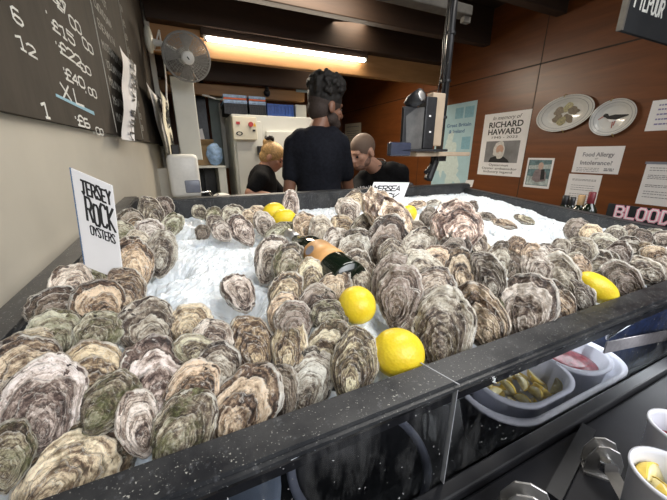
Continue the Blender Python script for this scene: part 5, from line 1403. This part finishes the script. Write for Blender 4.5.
def person(label, foot, hip, chest, neck, headc, tf, hf, hu, arms, skin, shirt, sleeve_end=.75, scale=1.0, bulk=1.0, knees=None):
    t = thing('person', label, 'person', foot)
    Z = V((0, 0, 1)); s = scale
    f, r, u = basis(tf, Z)
    spine = (neck-hip).normalized(); fd_ = (tf-spine*tf.dot(spine)).normalized(); rr = fd_.cross(spine).normalized()
    hF, hR, hU = basis(hf, hu); HR = rot_of(hR, hF, hU)
    # ---- body: one continuous surface
    b = B()
    def tor(k):
        out = []
        for (q, a, d) in ((0, .165, .115), (.18, .155, .112), (.40, .150, .108), (.62, .172, .118), (.80, .188, .118), (.93, .150, .095), (1.0, .075, .065)):
            base = hip.lerp(chest, min(1, q/.6)) if q < .6 else chest.lerp(neck, (q-.6)/.4)
            out.append((base, rr*a*s*bulk*k, fd_*d*s*bulk*k))
        return out
    loft(b, tor(.93))
    cone(b, neck-spine*.03*s, headc-hU*.075*s+hF*(-.018*s), .058*s*bulk**.5, .054*s)
    H = lambda x, y, z: headc+hR*x*s+hF*y*s+hU*z*s
    ell(b, H(0, -.012, .030), (.074*s, .094*s, .086*s), HR)
    ell(b, H(0, .030, -.035), (.060*s, .062*s, .082*s), HR)
    ell(b, H(0, .052, -.080), (.038*s, .036*s, .030*s), HR)                 # chin
    ell(b, H(0, .076, .022), (.050*s, .018*s, .014*s), HR)                  # brow
    cone(b, H(0, .088, .012), H(0, .110, -.026), .0095*s, .0145*s, 10)      # nose
    for q in (-1, 1):
        ell(b, H(q*.013, .096, -.030), (.009*s, .010*s, .008*s), HR)
        ell(b, H(q*.077, -.012, -.012), (.010*s, .021*s, .032*s), HR)       # ears
        ell(b, H(q*.042, .058, -.020), (.022*s, .020*s, .018*s), HR)
    ell(b, H(0, .090, -.054), (.024*s, .010*s, .007*s), HR); ell(b, H(0, .088, -.066), (.021*s, .010*s, .007*s), HR)
    shirt_b = B(); loft(shirt_b, tor(1.03))
    ell(shirt_b, neck-spine*.012*s, (.082*s*bulk, .076*s*bulk, .035*s), rot_of(rr, fd_, spine))
    for side, (el, wr, hd) in zip((-1, 1), arms):
        sh = chest.lerp(neck, .60)+rr*side*.158*s*bulk; 
        cone(b, sh, el, .052*s*bulk, .040*s*bulk); cone(b, el, wr, .041*s*bulk, .027*s)
        hand(b, wr, hd, (V((0, 0, -1))-hd.normalized()*V((0, 0, -1)).dot(hd.normalized())).normalized(), side)
        se = sh.lerp(el, sleeve_end)
        cone(shirt_b, sh, se, .069*s*bulk, .060*s*bulk)
        ell(shirt_b, sh.lerp(neck, .35), (.075*s*bulk,)*3)
    kn = knees or []
    tr = B()
    for side in (-1, 1):
        hj = hip+r*side*.085*s; k = foot+r*side*.10*s+V((0, 0, hip.z*.52))+f*.04; a = foot+r*side*.10*s+V((0, 0, .09))
        cone(b, hj, k, .078*s, .050*s); cone(b, k, a, .050*s, .036*s)
        cone(tr, hj, k, .094*s*bulk, .068*s); cone(tr, k, a, .068*s, .058*s)
        ell(b, a+f*.07+V((0, 0, -.055)), (.040, .12, .032), rot_of(r, f, Z))
    loft(tr, [(hip+Z*.10*s, rr*.172*s*bulk, fd_*.125*s*bulk), (hip, rr*.178*s*bulk, fd_*.130*s*bulk), (hip-Z*.10*s, rr*.165*s*bulk, f*.12*s*bulk)])
    me = remesh(b, .0075, 3); obj('body', me, skin, t, True)
    me = remesh(shirt_b, .012, 6)
    for v in me.vertices:
        c = v.co; w = noise.noise(V((c.x*7, c.y*7, c.z*3.5)))*.009+noise.noise(V((c.x*17, c.y*17, c.z*9)))*.004
        v.co = c+v.normal*w
    obj('t_shirt', me, shirt, t, True)
    obj('trousers', remesh(tr, .016, 5), M['trousers'], t, True)
    sh_b = B()
    for side in (-1, 1):
        a = foot+r*side*.10*s; ell(sh_b, a+f*.07+V((0, 0, .045)), (.052, .145, .045), rot_of(r, f, Z)); cone(sh_b, a+V((0, 0, .09)), a+V((0, 0, .06)), .055, .055)
    bmesh.ops.bisect_plane(sh_b, geom=sh_b.verts[:]+sh_b.edges[:]+sh_b.faces[:], plane_co=(0, 0, .004), plane_no=(0, 0, 1), clear_inner=True)
    obj('shoe', remesh(sh_b, .012, 3), M['black_plastic'], t, True)
    for q in (-1, 1):
        e = B(); ell(e, H(q*.030, .081, -.002), (.0115*s, .0075*s, .0075*s), HR); obj('eye', e, M['ink'], t, True)
    return t, H, HR
def hair_cap(t, H, HR, s, m, back=True, grow=1.06, zcut=.0, name='hair', extra=None, front=.06):
    b = B(); ell(b, H(0, -.014, .032), (.074*s*grow, .094*s*grow, .086*s*grow), HR, 32, 24)
    if back: ell(b, H(0, -.045, -.02), (.062*s*grow, .060*s*grow, .062*s*grow), HR, 24, 16)
    o0 = H(0, front, zcut); nrm = (H(0, -.75, .66)-H(0, 0, 0)).normalized()
    bmesh.ops.bisect_plane(b, geom=b.verts[:]+b.edges[:]+b.faces[:], plane_co=o0, plane_no=nrm, clear_inner=True)
    bmesh.ops.holes_fill(b, edges=[e for e in b.edges if e.is_boundary], sides=0)
    if extra: extra(b)
    return obj(name, remesh(b, .006, 1), m, t, True)
Z = V((0, 0, 1))
# --- man with his back to the counter
YM = 1.86
hc = on_y(326, 107, YM); az = R(30)
tf = V((math.sin(az), math.cos(az), 0)); hf = V((math.sin(R(78)), math.cos(R(78)), -.16)).normalized()
nk = on_y(316, 129, YM-.03); ch = on_y(318, 166, YM-.02); hp = on_y(320, 215, YM)
hp.z = .98; rgt = tf.cross(Z).normalized()
sh_z = ch.z
shc = on_y(320, 150, YM)
elL = on_y(288, 203, YM+.05); elR = on_y(350, 198, YM+.0)
t, H, HR = person('man seen from behind in a black t-shirt, hair in a high puffy bun', V((hp.x, YM, 0)), hp, ch, nk, hc, tf, hf, Z,
    [(elL, elL+tf*.22+V((.04, 0, -.06)), tf), (elR, elR+tf*.20+V((-.08, 0, -.10)), tf)], M['skin_dark'], M['shirt_navy'], .52, 1.10, .83)
hair_cap(t, H, HR, 1.10, M['hair_fade'], True, 1.06, -.045, 'hair_fade')
pf = on_y(326, 87, YM-.02); rp = 16.5*depth(pf)/F
b = B(); rnd = random.Random(9); ell(b, pf, (rp*1.0, rp*1.0, rp*.80)); ell(b, H(0, -.014, .040), (.092, .112, .075), HR)
for k in range(230):
    d = V((rnd.gauss(0, 1), rnd.gauss(0, 1), rnd.gauss(0, 1))).normalized(); ell(b, pf+V((d.x*rp*1.08, d.y*rp*1.05, d.z*rp*.84)), (rnd.uniform(.008, .019),)*3, None, 7, 5)
obj('hair_bun', remesh(b, .006, 0), M['hair_black'], t, True)
b = B(); ell(b, H(0, .045, -.078), (.064, .062, .048), HR); ell(b, H(.03, .02, -.06), (.046, .05, .045), HR); ell(b, H(-.03, .02, -.06), (.046, .05, .045), HR)
obj('beard', remesh(b, .006, 1), M['hair_fade'], t, True)
# --- bald man leaning over the bench
YG = 2.12
hc = on_y(362.5, 152, YG); nk = on_y(377, 167, YG+.04); ch = on_y(384, 194, YG+.06); hp = V((ch.x+.16, YG+.14, .92))
tf = V((-.72, -.62, 0)).normalized(); hf = V((-.95, -.22, -.40)).normalized()
e1 = on_y(352, 207, YG-.06); e2 = on_y(402, 208, YG+.0)
t, H, HR = person('man with a shaved head bending over his work in a printed black t-shirt', V((hp.x, YG+.14, 0)), hp, ch, nk, hc, tf, hf, Z,
    [(e2, e2+V((-.10, -.10, -.16)), V((-.6, -.4, -.6))), (e1, e1+V((.03, -.02, -.20)), V((-.1, -.3, -.9)))], M['skin_pale'], M['shirt'], .85, 1.10, .98)
hair_cap(t, H, HR, 1.10, M['hair_buzz'], False, 1.015, .015, 'cropped_hair')
b = B(); ell(b, H(0, .048, -.074), (.050, .052, .040), HR); ell(b, H(.032, .022, -.055), (.036, .045, .042), HR); ell(b, H(-.032, .022, -.055), (.036, .045, .042), HR); obj('stubble', remesh(b, .006, 1), plain('stubble', (.26, .15, .11), .6, var=.3, scale=200), t, True)
b = B(); q = nk+V((0, 0, .035)); ux_ = tf.cross(Z).normalized()
tube(b, [q+ux_*.068*math.cos(a)+tf*(.062*math.sin(a)+.01)+Z*(-.028*math.sin(a)) for a in [2*PI*k/24 for k in range(25)]], .0035, 6, False); obj('neck_cord', b, M['black_plastic'], t)
b = B(); vw = (CAM-ch).normalized(); o_ = on_y(358, 193, YG-.115); o2_ = on_y(375, 193, YG-.09); uxp = (o2_-o_).normalized(); np_ = uxp.cross(Z).normalized(); np_ = np_ if np_.dot(vw) > 0 else -np_
for k in range(2): strokes(b, 'WNTMAWN', o_+Z*(.012-.045*k), uxp, Z, np_, .032, .12, .2, .2, k+3, .50)
obj('shirt_print', b, M['paper'], t)
# --- woman at the left in front of the cold store
YW = 2.62
hc = on_y(272.5, 157, YW); nk = on_y(263, 167, YW); ch = on_y(262, 193, YW); hp = V((ch.x-.01, YW+.01, .95))
tf = V((.80, -.25, 0)).normalized(); hf = V((.86, -.38, -.50)).normalized()
e1 = on_y(250, 193, YW-.20); e2 = on_y(290, 205, YW+.15)
t, H, HR = person('fair haired person in a black t-shirt bending over beside the cold store', V((hp.x, YW+.01, 0)), hp, ch, nk, hc, tf, hf, Z,
    [(e2, e2+V((.2, -.05, -.02)), V((1, -.2, 0))), (e1, e1+V((.26, -.02, -.06)), V((1, .1, -.15)))], M['skin_tan'], M['shirt'], .70, .97, 1.02)
def tail(b): ell(b, H(0, -.09, .085), (.040, .035, .035), HR)
hair_cap(t, H, HR, .97, M['hair_blond'], True, 1.07, -.02, 'tied_hair', tail)
pp = H(0, -.085, .125); b = B()
for k in range(12):
    a = 2*PI*k/12; ell(b, pp+V((.026*math.cos(a), .026*math.sin(a), .008*math.sin(3*a))), (.016,)*3, None, 8, 6)
obj('hair_scrunchie', remesh(b, .006, 1), M['hair_black'], t, True)

# ================================================================== LIGHT
w = bpy.data.worlds.new('world'); sc.world = w; w.use_nodes = True
bgn = w.node_tree.nodes['Background']; bgn.inputs[0].default_value = (.85, .93, 1.0, 1); bgn.inputs[1].default_value = .36
def area(name, loc, tgt, size, size_y, power, col, spread=150):
    d = bpy.data.lights.new(name, 'AREA'); d.shape = 'RECTANGLE'; d.size = size; d.size_y = size_y; d.energy = power; d.color = col; d.spread = R(spread)
    o = bpy.data.objects.new(name, d); C.objects.link(o); o.location = loc
    o.rotation_euler = (V(tgt)-V(loc)).to_track_quat('-Z', 'Y').to_euler(); return o
area('street_daylight', (.9, -1.4, 2.5), (.6, .7, 1.1), 3.2, 1.6, 38, (.97, .98, 1.0), 100)
area('aisle_lamp', (1.5, .95, 2.56), (1.3, 1.1, 1.0), .9, .3, 9, (1, .95, .88))
area('counter_lamp', (.75, .55, 2.5), (.7, .75, 1.1), 1.2, .25, 11, (1, .97, .92), 120)
area('tube_light', ((fa.x+fb.x)/2, YT-.075, zt_-.005), ((fa.x+fb.x)/2, YT-.6, zt_-.6), 1.35, .05, 22, (1, .88, .70))
area('back_room_fill', (.9, 2.3, 2.45), (1.1, 3.0, 1.3), .9, .15, 9, (1, .90, .75))  # added fill that lifts the back room, no visible source
area('rear_wall_fill', (1.7, 3.3, 2.5), (1.9, 3.2, 1.0), 1.0, .3, 26, (1, .88, .70))  # added light to brighten the wood wall at the rear, no fixture
area('shelf_fill', (.85, .33, HC-.352), (.80, .31, HC-.5), .9, .05, 1.7, (.92, .96, 1.0))  # added fill under the tray, brightens what lies behind the pane
sc.view_settings.view_transform = 'Standard'; sc.view_settings.look = 'None'; sc.view_settings.gamma = 1; sc.view_settings.exposure = 0
sc.view_settings.use_curve_mapping = False
